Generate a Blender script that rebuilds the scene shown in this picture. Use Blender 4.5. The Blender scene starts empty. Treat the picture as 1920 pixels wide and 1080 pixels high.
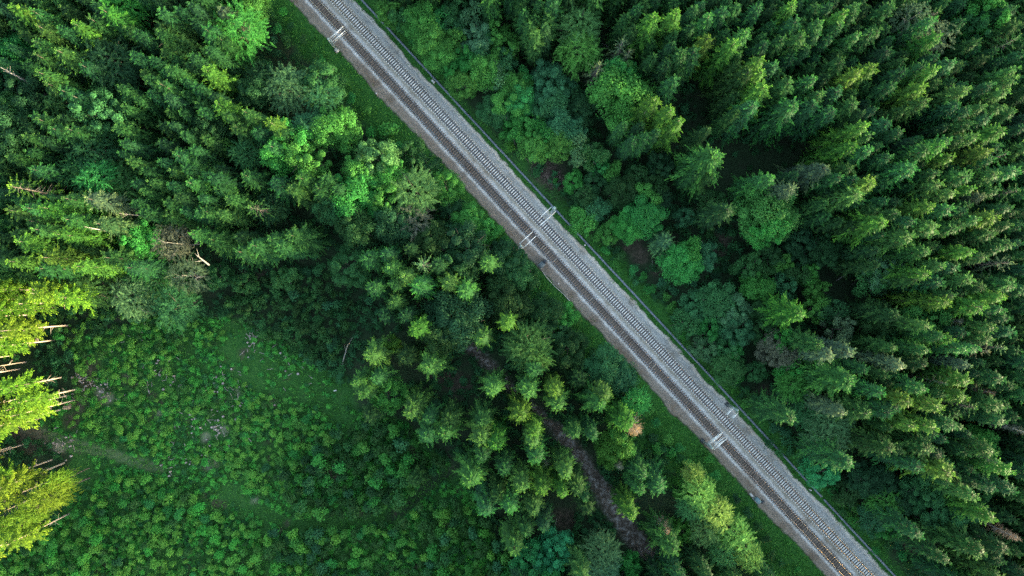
import bpy, math, random
import numpy as np
from mathutils import Vector

# ------------------------------------------------------------------ camera, sky, sun, exposure
SC = bpy.context.scene
COL = SC.collection
H = 168.0            # flying height of the drone above the forest floor
PPM = 7.6            # photograph pixels (of 1920) per metre on the ground
cam_data = bpy.data.cameras.new("drone_camera")
cam = bpy.data.objects.new("drone_camera", cam_data)
COL.objects.link(cam)
cam.location = (0, 0, H)
cam.rotation_euler = (0, 0, 0)
cam_data.sensor_width = 36.0
cam_data.lens = 36.0 * H * PPM / 1920.0
cam_data.clip_start = 1.0
cam_data.clip_end = 8000.0
SC.camera = cam

SUN_EL, SUN_AZ = math.radians(7.2), math.radians(110.0)   # low sun from the right of the photograph
W = bpy.data.worlds.new("World")
SC.world = W
W.use_nodes = True
nt = W.node_tree
bg = nt.nodes["Background"]
sky = nt.nodes.new("ShaderNodeTexSky")
sky.sky_type = 'NISHITA'
sky.sun_disc = False
sky.sun_elevation = SUN_EL
sky.sun_rotation = SUN_AZ
sky.air_density = 0.9
sky.dust_density = 0.8
sky.ozone_density = 0.3
nt.links.new(sky.outputs[0], bg.inputs[0])
bg.inputs[1].default_value = 0.15
sd = bpy.data.lights.new("sun", 'SUN')
sd.energy = 3.4
sd.angle = math.radians(0.6)
sd.color = (1.0, 0.84, 0.52)
sun = bpy.data.objects.new("sun", sd)
COL.objects.link(sun)
S_DIR = Vector((math.sin(SUN_AZ) * math.cos(SUN_EL), math.cos(SUN_AZ) * math.cos(SUN_EL), math.sin(SUN_EL)))
sun.rotation_euler = S_DIR.to_track_quat('Z', 'Y').to_euler()
sun.location = (90, -40, 120)
SC.view_settings.view_transform = 'Standard'
SC.view_settings.look = 'None'
SC.view_settings.gamma = 1.0
SC.view_settings.use_curve_mapping = False
SC.view_settings.exposure = 3.0
SC.cycles.max_bounces = 7
SC.cycles.diffuse_bounces = 4
SC.cycles.transmission_bounces = 3
SC.cycles.use_denoising = False
# ------------------------------------------------------------------ helpers
UP = np.array([0.0, 0.0, 1.0])
RA = random.Random(7)

def at(px, py, z=0.0):
    """World point at height z that the drone sees at photograph pixel (px, py)."""
    k = (H - z) / H / PPM
    return ((px - 960.0) * k, -(py - 540.0) * k, z)

def to_px(x, y, z=0.0):
    k = H / (H - z) * PPM
    return 960.0 + x * k, 540.0 - y * k

def nrm(a):
    return a / np.maximum(np.linalg.norm(a, axis=-1, keepdims=True), 1e-9)

class MB:
    """Collects vertices and faces; build() links them as one mesh object."""
    def __init__(s):
        s.v, s.f, s.n, s.a = [], [], 0, []
    def add(s, verts, faces, att=None):
        verts = np.asarray(verts, float).reshape(-1, 3)
        faces = np.asarray(faces, int)
        s.v.append(verts)
        s.a.append(np.zeros(len(verts)) if att is None else att)
        s.f.append(faces + s.n)
        s.n += len(verts)
    def kites(s, base, d, side, att=None):
        """Leaf-shaped four-cornered faces from base along d, widest by side halfway out."""
        n = len(base)
        v = np.stack([base, base + 0.45 * d + side, base + d, base + 0.45 * d - side], 1).reshape(-1, 3)
        s.add(v, np.arange(4 * n).reshape(n, 4), None if att is None else np.repeat(att, 4))
    def box(s, c, size, ax=(1, 0, 0), ay=(0, 1, 0), az=(0, 0, 1), taper=1.0):
        c = np.array(c, float); ax, ay, az = (np.array(a, float) for a in (ax, ay, az))
        q = []
        for k in (-1, 1):
            t = 1.0 if k < 0 else taper
            for i, j in ((-1, -1), (1, -1), (1, 1), (-1, 1)):
                q.append(c + ax * i * size[0] / 2 * t + ay * j * size[1] / 2 * t + az * k * size[2] / 2)
        s.add(q, [[0, 3, 2, 1], [4, 5, 6, 7], [0, 1, 5, 4], [1, 2, 6, 5], [2, 3, 7, 6], [3, 0, 4, 7]])
    def tube(s, pts, rad, n=6, cap=True):
        pts = np.asarray(pts, float)
        rad = np.broadcast_to(np.asarray(rad, float), (len(pts),))
        T = nrm(np.gradient(pts, axis=0))
        ref = np.where(np.abs(T[:, 2:3]) > 0.8, np.array([[1.0, 0, 0]]), np.array([[0, 0, 1.0]]))
        a = nrm(np.cross(T, ref)); b = np.cross(T, a)
        th = np.arange(n) * 2 * math.pi / n
        ring = pts[:, None] + rad[:, None, None] * (a[:, None] * np.cos(th)[None, :, None] + b[:, None] * np.sin(th)[None, :, None])
        m = len(pts)
        f = []
        for i in range(m - 1):
            for j in range(n):
                k = (j + 1) % n
                f.append([i * n + j, i * n + k, (i + 1) * n + k, (i + 1) * n + j])
        s.add(ring.reshape(-1, 3), f)
        if cap:
            e = (m - 1) * n
            c = np.vstack([ring[-1], pts[-1:]])
            s.add(c, [[j, (j + 1) % n, n, n] for j in range(n)])
            c = np.vstack([ring[0], pts[:1]])
            s.add(c, [[(j + 1) % n, j, n, n] for j in range(n)])
    def mesh(s, name):
        v = np.concatenate(s.v)
        f = np.concatenate(s.f)
        tri = f[:, 2] == f[:, 3]
        me = bpy.data.meshes.new(name)
        tot = np.where(tri, 3, 4)
        loops = f.reshape(-1)
        keep = np.ones(len(loops), bool)
        keep[3::4] = ~tri
        loops = loops[keep]
        start = np.concatenate([[0], np.cumsum(tot)[:-1]])
        me.vertices.add(len(v)); me.vertices.foreach_set('co', v.reshape(-1).astype(np.float32))
        me.loops.add(len(loops)); me.loops.foreach_set('vertex_index', loops.astype(np.int32))
        me.polygons.add(len(f))
        me.polygons.foreach_set('loop_start', start.astype(np.int32))
        me.polygons.foreach_set('loop_total', tot.astype(np.int32))
        me.update(calc_edges=True)
        if any(q.any() for q in s.a):
            at_ = me.attributes.new('shoot_shade', 'FLOAT', 'POINT')
            at_.data.foreach_set('value', np.concatenate(s.a).astype(np.float32))
        return me
    def build(s, name, mat, parent=None, loc=(0, 0, 0)):
        me = s.mesh(name)
        me.materials.append(mat)
        return link(name, me, parent, loc)

def link(name, me, parent=None, loc=(0, 0, 0)):
    o = bpy.data.objects.new(name, me)
    COL.objects.link(o)
    o.location = loc
    if parent is not None:
        o.parent = parent
    return o

def empty(name, loc=(0, 0, 0), rz=0.0):
    o = bpy.data.objects.new(name, None)
    COL.objects.link(o)
    o.location = loc
    o.rotation_euler = (0, 0, rz)
    o.empty_display_size = 0.5
    return o

def tag(o, label=None, cat=None, group=None, kind=None):
    for k, v in (('label', label), ('category', cat), ('group', group), ('kind', kind)):
        if v:
            o[k] = v
    return o

# ------------------------------------------------------------------ materials
def new_mat(name):
    m = bpy.data.materials.new(name)
    m.use_nodes = True
    n = m.node_tree.nodes
    return m, n, m.node_tree.links, n['Principled BSDF'], n['Material Output']

def ramp(n, stops, interp='LINEAR'):
    r = n.new('ShaderNodeValToRGB')
    r.color_ramp.interpolation = interp
    e = r.color_ramp.elements
    while len(e) < len(stops):
        e.new(0.5)
    for i, (p, c) in enumerate(stops):
        e[i].position = p
        e[i].color = (*c, 1)
    return r

def foliage(name, c, var=0.28, hue=0.025, transl=0.28, shoots=False):
    m, n, l, p, out = new_mat(name)
    geo = n.new('ShaderNodeNewGeometry')
    oi = n.new('ShaderNodeObjectInfo')
    r = ramp(n, [(0.0, tuple(x * (1 - var) for x in c)), (0.55, c), (1.0, (c[0] * (1 + 1.5 * var), c[1] * (1 + var), c[2] * (1 + 0.4 * var)))])
    l.new(geo.outputs['Random Per Island'], r.inputs[0])
    tc = n.new('ShaderNodeTexCoord')
    no = n.new('ShaderNodeTexNoise'); no.inputs['Scale'].default_value = 0.55; no.inputs['Detail'].default_value = 2
    l.new(tc.outputs['Object'], no.inputs['Vector'])
    mr = n.new('ShaderNodeMapRange')
    mr.inputs[1].default_value, mr.inputs[2].default_value = 0.3, 0.7
    mr.inputs[3].default_value, mr.inputs[4].default_value = 0.72, 1.3
    l.new(no.outputs[0], mr.inputs[0])
    hs = n.new('ShaderNodeHueSaturation')
    mh = n.new('ShaderNodeMapRange'); mh.inputs[3].default_value, mh.inputs[4].default_value = 0.5 - hue, 0.5 + hue
    l.new(oi.outputs['Random'], mh.inputs[0]); l.new(mh.outputs[0], hs.inputs['Hue'])
    mul = n.new('ShaderNodeMath'); mul.operation = 'MULTIPLY'
    mv = n.new('ShaderNodeMapRange'); mv.inputs[3].default_value, mv.inputs[4].default_value = 0.8, 1.22
    rr = n.new('ShaderNodeMath'); rr.operation = 'FRACT'
    m7 = n.new('ShaderNodeMath'); m7.operation = 'MULTIPLY'; m7.inputs[1].default_value = 7.31
    l.new(oi.outputs['Random'], m7.inputs[0]); l.new(m7.outputs[0], rr.inputs[0]); l.new(rr.outputs[0], mv.inputs[0])
    l.new(mv.outputs[0], mul.inputs[0]); l.new(mr.outputs[0], mul.inputs[1])
    l.new(mul.outputs[0], hs.inputs['Value'])
    # lighter young shoots at twig ends, plus shade painted into the inner needles
    sh = n.new('ShaderNodeAttribute'); sh.attribute_name = 'shoot_shade'
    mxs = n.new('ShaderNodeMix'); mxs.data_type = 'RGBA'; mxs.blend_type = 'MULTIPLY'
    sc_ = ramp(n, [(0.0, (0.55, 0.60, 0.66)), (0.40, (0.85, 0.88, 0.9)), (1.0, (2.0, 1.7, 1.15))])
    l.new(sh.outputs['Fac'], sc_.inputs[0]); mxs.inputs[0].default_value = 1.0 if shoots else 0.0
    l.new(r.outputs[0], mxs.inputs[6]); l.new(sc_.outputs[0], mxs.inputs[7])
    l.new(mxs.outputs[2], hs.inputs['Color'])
    l.new(hs.outputs[0], p.inputs['Base Color'])
    p.inputs['Roughness'].default_value = 0.55
    p.inputs['Specular IOR Level'].default_value = 0.08
    tr = n.new('ShaderNodeBsdfTranslucent')
    l.new(hs.outputs[0], tr.inputs['Color'])
    mx = n.new('ShaderNodeMixShader'); mx.inputs[0].default_value = transl
    l.new(p.outputs[0], mx.inputs[1]); l.new(tr.outputs[0], mx.inputs[2])
    l.new(mx.outputs[0], out.inputs['Surface'])
    return m

def rough_mat(name, c1, c2, scale=3.0, rough=0.85, bump=0.3, detail=6, metal=0.0):
    m, n, l, p, out = new_mat(name)
    tc = n.new('ShaderNodeTexCoord')
    no = n.new('ShaderNodeTexNoise'); no.inputs['Scale'].default_value = scale; no.inputs['Detail'].default_value = detail
    l.new(tc.outputs['Object'], no.inputs['Vector'])
    r = ramp(n, [(0.35, c1), (0.65, c2)])
    l.new(no.outputs[0], r.inputs[0]); l.new(r.outputs[0], p.inputs['Base Color'])
    p.inputs['Roughness'].default_value = rough
    p.inputs['Metallic'].default_value = metal
    if bump:
        b = n.new('ShaderNodeBump'); b.inputs['Strength'].default_value = bump
        l.new(no.outputs[0], b.inputs['Height']); l.new(b.outputs[0], p.inputs['Normal'])
    return m

TINT = {
    'd': (0.022, 0.076, 0.025), 'm': (0.029, 0.110, 0.031), 'l': (0.042, 0.146, 0.034), 'y': (0.060, 0.170, 0.026), 'p': (0.108, 0.205, 0.020),
    'g': (0.080, 0.140, 0.072), 't': (0.036, 0.136, 0.047), 'f': (0.046, 0.212, 0.040), 'e': (0.034, 0.230, 0.076), 'b': (0.078, 0.300, 0.046),
    's': (0.066, 0.170, 0.072), 'w': (0.078, 0.230, 0.070), 'v': (0.155, 0.300, 0.062), 'x': (0.400, 0.275, 0.165), 'z': (0.098, 0.120, 0.080), 'k': (0.110, 0.080, 0.058),
}
FM = {k: foliage('foliage_' + k, c) for k, c in TINT.items()}
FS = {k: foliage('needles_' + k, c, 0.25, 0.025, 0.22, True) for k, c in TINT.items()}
BARK = rough_mat('bark_grey_brown', (0.060, 0.046, 0.038), (0.140, 0.115, 0.095), 4.0)
BARK_PINE = rough_mat('bark_pine', (0.330, 0.250, 0.180), (0.430, 0.370, 0.310), 2.0)
BARK_GREY = rough_mat('bark_grey', (0.150, 0.142, 0.125), (0.250, 0.240, 0.215), 5.0)
BARK_PALE = rough_mat('bark_pale_dead', (0.230, 0.205, 0.175), (0.400, 0.370, 0.320), 5.0)
# ------------------------------------------------------------------ railway axis
# left track centre line: photo x = 588.5 + 0.9264 * y ; axis runs down to the right
RD = np.array([0.6796, -0.7336, 0.0])        # along the line
RN = np.array([0.7336, 0.6796, 0.0])         # across it, towards the upper right
R0 = np.array(at(588.5 + 0.9264 * 540, 540)) # point of the left track's centre line level with the photo's centre
TRACK_GAP = 29.35 / PPM

def rail_pt(s, t, z=0.0):
    return R0 + RD * s + RN * t + np.array([0, 0, z])

def rail_st(x, y):
    dx, dy = x - R0[0], y - R0[1]
    return dx * RD[0] + dy * RD[1], dx * RN[0] + dy * RN[1]

def poly_dist(px, py, pts):
    d = np.full(np.shape(px), 1e9)
    for (x0, y0), (x1, y1) in zip(pts[:-1], pts[1:]):
        ex, ey = x1 - x0, y1 - y0
        u = np.clip(((px - x0) * ex + (py - y0) * ey) / (ex * ex + ey * ey), 0, 1)
        d = np.minimum(d, np.hypot(px - x0 - u * ex, py - y0 - u * ey))
    return d

def sm(a, b, x):
    u = np.clip((x - a) / (b - a), 0, 1)
    return u * u * (3 - 2 * u)

def vnoise(x, y, f, seed):
    """Smooth value noise in 0..1."""
    g = np.random.default_rng(seed).random((64, 64))
    u, v = x * f, y * f
    i, j = np.floor(u).astype(int), np.floor(v).astype(int)
    a, b = u - i, v - j
    a, b = a * a * (3 - 2 * a), b * b * (3 - 2 * b)
    G = lambda p, q: g[p % 64, q % 64]
    return (G(i, j) * (1 - a) + G(i + 1, j) * a) * (1 - b) + (G(i, j + 1) * (1 - a) + G(i + 1, j + 1) * a) * b

MUD = [(880, 650), (930, 700), (975, 745), (1030, 790), (1070, 835), (1105, 880), (1138, 930), (1165, 972), (1205, 1025), (1270, 1085)]
PATH = [(40, 800), (80, 815), (130, 832), (190, 845), (250, 862), (300, 880)]
DITCH = [(850, 885), (815, 897), (790, 922), (765, 950), (735, 970)]
STRIP = [(745, 965), (640, 975), (540, 985), (480, 950), (430, 920)]
STRIP2 = [(500, 985), (503, 1090)]
LAWN = [(440, 640), (480, 700), (560, 720), (630, 735), (640, 780)]
CLEAR = [(130, 640), (300, 590), (420, 590), (520, 630), (620, 700), (650, 760), (760, 790), (880, 900), (960, 1085), (960, 1300), (-200, 1300), (-200, 1010), (110, 960), (130, 850), (60, 800), (150, 720)]

def in_poly(px, py, poly):
    px, py = np.asarray(px, float), np.asarray(py, float)
    r = np.zeros(px.shape, bool)
    j = len(poly) - 1
    for i in range(len(poly)):
        xi, yi = poly[i]; xj, yj = poly[j]
        c = ((yi > py) != (yj > py)) & (px < (xj - xi) * (py - yi) / (yj - yi + 1e-12) + xi)
        r ^= c
        j = i
    return r

BROWN = [(160, 715, 26), (172, 690, 20), (150, 755, 22), (60, 822, 34), (30, 812, 24), (195, 740, 20), (235, 712, 16), (250, 722, 10), (135, 790, 18), (470, 500, 30), (500, 505, 24),
         (1025, 325, 34), (1045, 345, 22), (1185, 455, 18), (1203, 482, 18), (1232, 505, 16), (980, 20, 40), (1020, 10, 40), (1350, 460, 22), (830, 700, 28), (865, 725, 26), (790, 560, 24),
         (290, 225, 26), (245, 255, 20), (1440, 745, 30), (1700, 1010, 30), (1180, 955, 26), (1240, 1000, 30), (1060, 975, 26), (625, 885, 20)]
PALE = [(190, 738, 12), (205, 745, 8), (240, 708, 9), (110, 838, 12), (478, 938, 9), (395, 865, 16), (300, 810, 8), (420, 805, 8), (300, 775, 8), (330, 800, 7), (445, 735, 10), (385, 820, 10)]
HALF_L = 3.70   # ballast's left edge, metres left of the left track's centre line
BAL_R = 51.2 / PPM
TROUGH_T = 65.4 / PPM

def zones(x, y):
    px, py = to_px(x, y)
    s, t = rail_st(x, y)
    wob = (vnoise(x + 500, y + 500, 0.22, 3) - 0.5) * 4.0
    wide = 5.0 * sm(480, 640, py)
    left_v = sm(-13.5, -9.0, t + wob + wide) * (t < 0)
    right_v = sm(13.0, 9.5, t + wob) * (t >= 0)
    grass = np.maximum(left_v, right_v)
    clear = in_poly(px + wob * 3, py + wob * 3, CLEAR)
    grass = np.maximum(grass, clear * 0.75)
    lawn = sm(46, 20, poly_dist(px, py, LAWN)) * 0.8
    grass = np.maximum(grass, lawn)
    pd = poly_dist(px, py, PATH) + wob * 1.2
    path = sm(16, 8, pd) * (0.35 + 0.65 * sm(4.5, 1.0, np.abs(pd - 6.5)))
    strip = np.maximum(sm(20, 8, poly_dist(px, py, STRIP) + wob * 3), sm(14, 6, poly_dist(px, py, STRIP2) + wob * 2))
    mudw = 6 + 8 * sm(800, 950, py)
    mud = sm(mudw + 9, mudw - 3, poly_dist(px, py, MUD) + wob * 2.0)
    ditch = sm(16, 5, poly_dist(px, py, DITCH) + wob)
    brown = np.zeros(np.shape(px))
    for bx, by, br in BROWN:
        brown = np.maximum(brown, sm(br * 1.25, br * 0.4, np.hypot(px - bx, py - by) + wob * 3))
    pale = np.zeros(np.shape(px))
    for bx, by, br in PALE:
        pale = np.maximum(pale, sm(br * 1.4, br * 0.3, np.hypot(px - bx, py - by) + wob * 3))
    return dict(px=px, py=py, s=s, t=t, grass=grass, path=path, strip=strip, mud=mud, ditch=ditch, brown=brown, pale=pale, clear=clear, lawn=lawn)

# ------------------------------------------------------------------ ground sheet
xs = np.concatenate([[-4000, -1500, -600, -300], np.linspace(-185, 185, 463), [300, 600, 1500, 4000]])
ys = np.concatenate([[-4000, -1500, -600, -250], np.linspace(-125, 125, 313), [250, 600, 1500, 4000]])
GX, GY = np.meshgrid(xs, ys)
Z = zones(GX, GY)
bank = sm(-9, -4.2, Z['t']) * sm(12, 8.2, Z['t'])
rough = (vnoise(GX + 900, GY + 900, 0.9, 5) - 0.5) * 0.24 + (vnoise(GX + 900, GY + 900, 0.06, 6) - 0.5) * 0.7
GZ = rough * (1 - bank) - 0.30 * Z['ditch'] - 0.12 * Z['mud'] - 0.05
nx, ny = len(xs), len(ys)
gm = MB()
ii = np.arange(nx * ny).reshape(ny, nx)
gm.add(np.stack([GX, GY, GZ], -1).reshape(-1, 3), np.stack([ii[:-1, :-1], ii[:-1, 1:], ii[1:, 1:], ii[1:, :-1]], -1).reshape(-1, 4))
gme = gm.mesh('ground')
for nm, arr in (('grass', Z['grass'] * (1 - 0.9 * Z['ditch'])), ('mud', Z['mud']), ('brown', np.maximum(Z['brown'] * 0.85, Z['clear'] * 0.7 * sm(0.80, 0.93, vnoise(GX + 700, GY + 700, 0.45, 29)))), ('pale', np.maximum(Z['pale'], Z['path'] * 0.42))):
    a = gme.attributes.new(nm, 'FLOAT', 'POINT')
    a.data.foreach_set('value', arr.reshape(-1).astype(np.float32))
for p in gme.polygons:
    p.use_smooth = True

def attr(n, name):
    a = n.new('ShaderNodeAttribute')
    a.attribute_name = name
    return a.outputs['Fac']

def mixc(n, l, fac, a, b):
    m = n.new('ShaderNodeMix')
    m.data_type = 'RGBA'
    l.new(fac, m.inputs[0])
    for src, i in ((a, 6), (b, 7)):
        if isinstance(src, tuple):
            m.inputs[i].default_value = (*src, 1)
        else:
            l.new(src, m.inputs[i])
    return m.outputs[2]

def noise(n, l, tc, scale, detail=4, rough=0.6):
    t = n.new('ShaderNodeTexNoise')
    t.inputs['Scale'].default_value = scale
    t.inputs['Detail'].default_value = detail
    t.inputs['Roughness'].default_value = rough
    l.new(tc, t.inputs['Vector'])
    return t.outputs[0]

m, n, l, p, out = new_mat('forest_floor_and_grass')
tc = n.new('ShaderNodeTexCoord').outputs['Object']
n1b = noise(n, l, tc, 0.9, 6, 0.7)
n1, n2, n3 = noise(n, l, tc, 0.35, 5), noise(n, l, tc, 2.2, 5), noise(n, l, tc, 6.0, 3)
r1 = ramp(n, [(0.3, (0.020, 0.030, 0.016)), (0.5, (0.026, 0.050, 0.022)), (0.7, (0.030, 0.036, 0.022))]); l.new(n1, r1.inputs[0])
r2 = ramp(n, [(0.28, (0.016, 0.068, 0.014)), (0.55, (0.032, 0.115, 0.022)), (0.75, (0.066, 0.150, 0.034))]); l.new(n2, r2.inputs[0])
r3 = ramp(n, [(0.34, (0.046, 0.038, 0.030)), (0.5, (0.115, 0.094, 0.074)), (0.62, (0.270, 0.255, 0.230))]); l.new(n1b, r3.inputs[0])
r4 = ramp(n, [(0.35, (0.026, 0.028, 0.018)), (0.68, (0.120, 0.088, 0.066))]); l.new(n1b, r4.inputs[0])
r5 = ramp(n, [(0.3, (0.070, 0.130, 0.050)), (0.7, (0.270, 0.240, 0.180))]); l.new(n3, r5.inputs[0])
c = mixc(n, l, attr(n, 'grass'), r1.outputs[0], r2.outputs[0])
c = mixc(n, l, attr(n, 'brown'), c, r4.outputs[0])
c = mixc(n, l, attr(n, 'pale'), c, r5.outputs[0])
c = mixc(n, l, attr(n, 'mud'), c, r3.outputs[0])
l.new(c, p.inputs['Base Color'])
p.inputs['Specular IOR Level'].default_value = 0.06
p.inputs['Roughness'].default_value = 0.95
b = n.new('ShaderNodeBump'); b.inputs['Strength'].default_value = 0.8; b.inputs['Distance'].default_value = 0.3
l.new(n2, b.inputs['Height']); l.new(b.outputs[0], p.inputs['Normal'])
gme.materials.append(m)
ground = link('ground', gme)
tag(ground, 'forest floor, grassy verges and clearing beneath the trees', None, None, 'structure')

# ------------------------------------------------------------------ ballast bed
prof = [(-HALF_L - 0.9, -0.12), (-HALF_L, 0.16), (-2.3, 0.34), (-1.5, 0.46), (1.5, 0.46), (1.9, 0.42), (TRACK_GAP - 1.9, 0.42), (TRACK_GAP - 1.5, 0.46), (TRACK_GAP + 1.5, 0.46), (TRACK_GAP + 2.1, 0.30), (BAL_R, 0.12), (BAL_R + 1.0, -0.12)]
fine = []
for (t0, z0), (t1, z1) in zip(prof[:-1], prof[1:]):
    k = max(1, int((t1 - t0) / 0.35))
    fine += [(t0 + (t1 - t0) * i / k, z0 + (z1 - z0) * i / k) for i in range(k)]
fine.append(prof[-1])
S_ = np.arange(-185, 185.1, 0.8)
T_ = np.array([q[0] for q in fine]); ZP = np.array([q[1] for q in fine])
SS, TT = np.meshgrid(S_, T_, indexing='ij')
el = np.clip((T_ - BAL_R + 1.2) / 1.2, 0, 1) - np.clip((-HALF_L + 1.2 - T_) / 1.2, 0, 1)
wl = (vnoise(SS + 900, SS * 0 + 7, 0.16, 11) - 0.5) * 0.8 + (vnoise(SS + 900, SS * 0 + 3, 0.6, 12) - 0.5) * 0.5
TW = TT + wl * np.abs(el)[None, :]
ZZ = np.broadcast_to(ZP, SS.shape) + (vnoise(SS + 900, TT + 900, 1.8, 13) - 0.5) * 0.05 * (np.abs(TT) > 1.5)
P = R0 + SS[..., None] * RD + TW[..., None] * RN
P[..., 2] = ZZ
bm_ = MB()
ii = np.arange(SS.size).reshape(SS.shape)
bm_.add(P.reshape(-1, 3), np.stack([ii[:-1, :-1], ii[1:, :-1], ii[1:, 1:], ii[:-1, 1:]], -1).reshape(-1, 4))
bme = bm_.mesh('ballast')
a = bme.attributes.new('across', 'FLOAT', 'POINT'); a.data.foreach_set('value', TT.reshape(-1).astype(np.float32))
a = bme.attributes.new('along', 'FLOAT', 'POINT'); a.data.foreach_set('value', (SS.reshape(-1) / 370 + 0.5).astype(np.float32))
m, n, l, p, out = new_mat('ballast_stones')
tc = n.new('ShaderNodeTexCoord').outputs['Object']
nl, ns = noise(n, l, tc, 0.5, 4), noise(n, l, tc, 5.0, 4, 0.8)
mad = n.new('ShaderNodeMath'); mad.operation = 'MULTIPLY_ADD'; l.new(nl, mad.inputs[0]); mad.inputs[1].default_value = 1.1; mad.inputs[2].default_value = -0.55
ad = n.new('ShaderNodeMath'); ad.operation = 'ADD'; l.new(attr(n, 'across'), ad.inputs[0]); l.new(mad.outputs[0], ad.inputs[1])
mr = n.new('ShaderNodeMapRange'); mr.inputs[1].default_value, mr.inputs[2].default_value = -5.0, 8.5
l.new(ad.outputs[0], mr.inputs[0])
tp = lambda t: (t + 5.0) / 13.5
brown, white, dark, tan, blue, dirt, soil = (0.225, 0.188, 0.150), (0.480, 0.470, 0.450), (0.130, 0.110, 0.094), (0.310, 0.285, 0.240), (0.340, 0.338, 0.322), (0.520, 0.470, 0.410), (0.040, 0.080, 0.030)
rb = ramp(n, [(tp(-4.35), soil), (tp(-3.75), (0.26, 0.22, 0.185)), (tp(-3.3), brown), (tp(-2.05), (0.250, 0.215, 0.185)), (tp(-1.6), white), (tp(-0.95), white), (tp(-0.78), dark), (tp(0.78), dark), (tp(0.95), white),
              (tp(1.75), (0.43, 0.42, 0.40)), (tp(2.2), tan), (tp(TRACK_GAP - 1.2), tan), (tp(TRACK_GAP - 0.8), (0.115, 0.105, 0.098)), (tp(TRACK_GAP + 0.8), (0.115, 0.105, 0.098)), (tp(TRACK_GAP + 1.2), tan), (tp(TRACK_GAP + 1.7), blue), (tp(6.35), blue), (tp(6.65), dirt), (tp(7.1), dirt), (tp(7.45), soil)])
l.new(mr.outputs[0], rb.inputs[0])
vo = n.new('ShaderNodeTexVoronoi'); vo.inputs['Scale'].default_value = 7.0; l.new(tc, vo.inputs['Vector'])
vr = ramp(n, [(0.0, (0.35, 0.35, 0.35)), (0.35, (0.8, 0.8, 0.8)), (0.75, (1.15, 1.15, 1.15)), (1.0, (1.7, 1.65, 1.6))])
bw = n.new('ShaderNodeRGBToBW'); l.new(vo.outputs['Color'], bw.inputs[0]); l.new(bw.outputs[0], vr.inputs[0])
mm = n.new('ShaderNodeMix'); mm.data_type = 'RGBA'; mm.blend_type = 'MULTIPLY'; mm.inputs[0].default_value = 0.85
l.new(rb.outputs[0], mm.inputs[6]); l.new(vr.outputs[0], mm.inputs[7])
nr = ramp(n, [(0.3, (0.55, 0.55, 0.55)), (0.7, (1.35, 1.35, 1.35))]); l.new(ns, nr.inputs[0])
mm2 = n.new('ShaderNodeMix'); mm2.data_type = 'RGBA'; mm2.blend_type = 'MULTIPLY'; mm2.inputs[0].default_value = 0.8
l.new(mm.outputs[2], mm2.inputs[6]); l.new(nr.outputs[0], mm2.inputs[7])
st = noise(n, l, tc, 0.16, 5, 0.65)
sr = ramp(n, [(0.32, (0.66, 0.58, 0.50)), (0.48, (1.0, 0.98, 0.95)), (0.7, (1.14, 1.14, 1.14))]); l.new(st, sr.inputs[0])
mm3 = n.new('ShaderNodeMix'); mm3.data_type = 'RGBA'; mm3.blend_type = 'MULTIPLY'; mm3.inputs[0].default_value = 0.9
l.new(mm2.outputs[2], mm3.inputs[6]); l.new(sr.outputs[0], mm3.inputs[7])
p.inputs['Specular IOR Level'].default_value = 0.15
l.new(mm3.outputs[2], p.inputs['Base Color'])
p.inputs['Roughness'].default_value = 0.9
b = n.new('ShaderNodeBump'); b.inputs['Strength'].default_value = 0.7; b.inputs['Distance'].default_value = 0.08
l.new(vo.outputs['Distance'], b.inputs['Height']); l.new(b.outputs[0], p.inputs['Normal'])
bme.materials.append(m)
tag(link('ballast', bme), 'grey and brown stone bed carrying the two railway tracks', None, None, 'structure')

# ------------------------------------------------------------------ railway tracks
RAIL = rough_mat('rusty_rail', (0.060, 0.040, 0.034), (0.110, 0.075, 0.062), 2.0, 0.6, 0, 4, 0.3)
RAIL_TOP = rough_mat('polished_rail_head', (0.42, 0.42, 0.44), (0.55, 0.55, 0.57), 2.0, 0.35, 0, 2, 0.9)
SLEEP_C = rough_mat('pale_concrete_sleeper', (0.52, 0.49, 0.45), (0.72, 0.69, 0.64), 1.6, 0.85, 0.2)
SLEEP_W = rough_mat('dark_wood_sleeper', (0.105, 0.080, 0.064), (0.210, 0.165, 0.130), 0.9, 0.9, 0.2)
SLEEP_W2 = rough_mat('weathered_wood_sleeper', (0.20, 0.17, 0.14), (0.32, 0.27, 0.22), 2.0, 0.9, 0.2)
RUST = rough_mat('fastening', (0.075, 0.050, 0.042), (0.120, 0.085, 0.070), 5.0, 0.8, 0)

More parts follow.
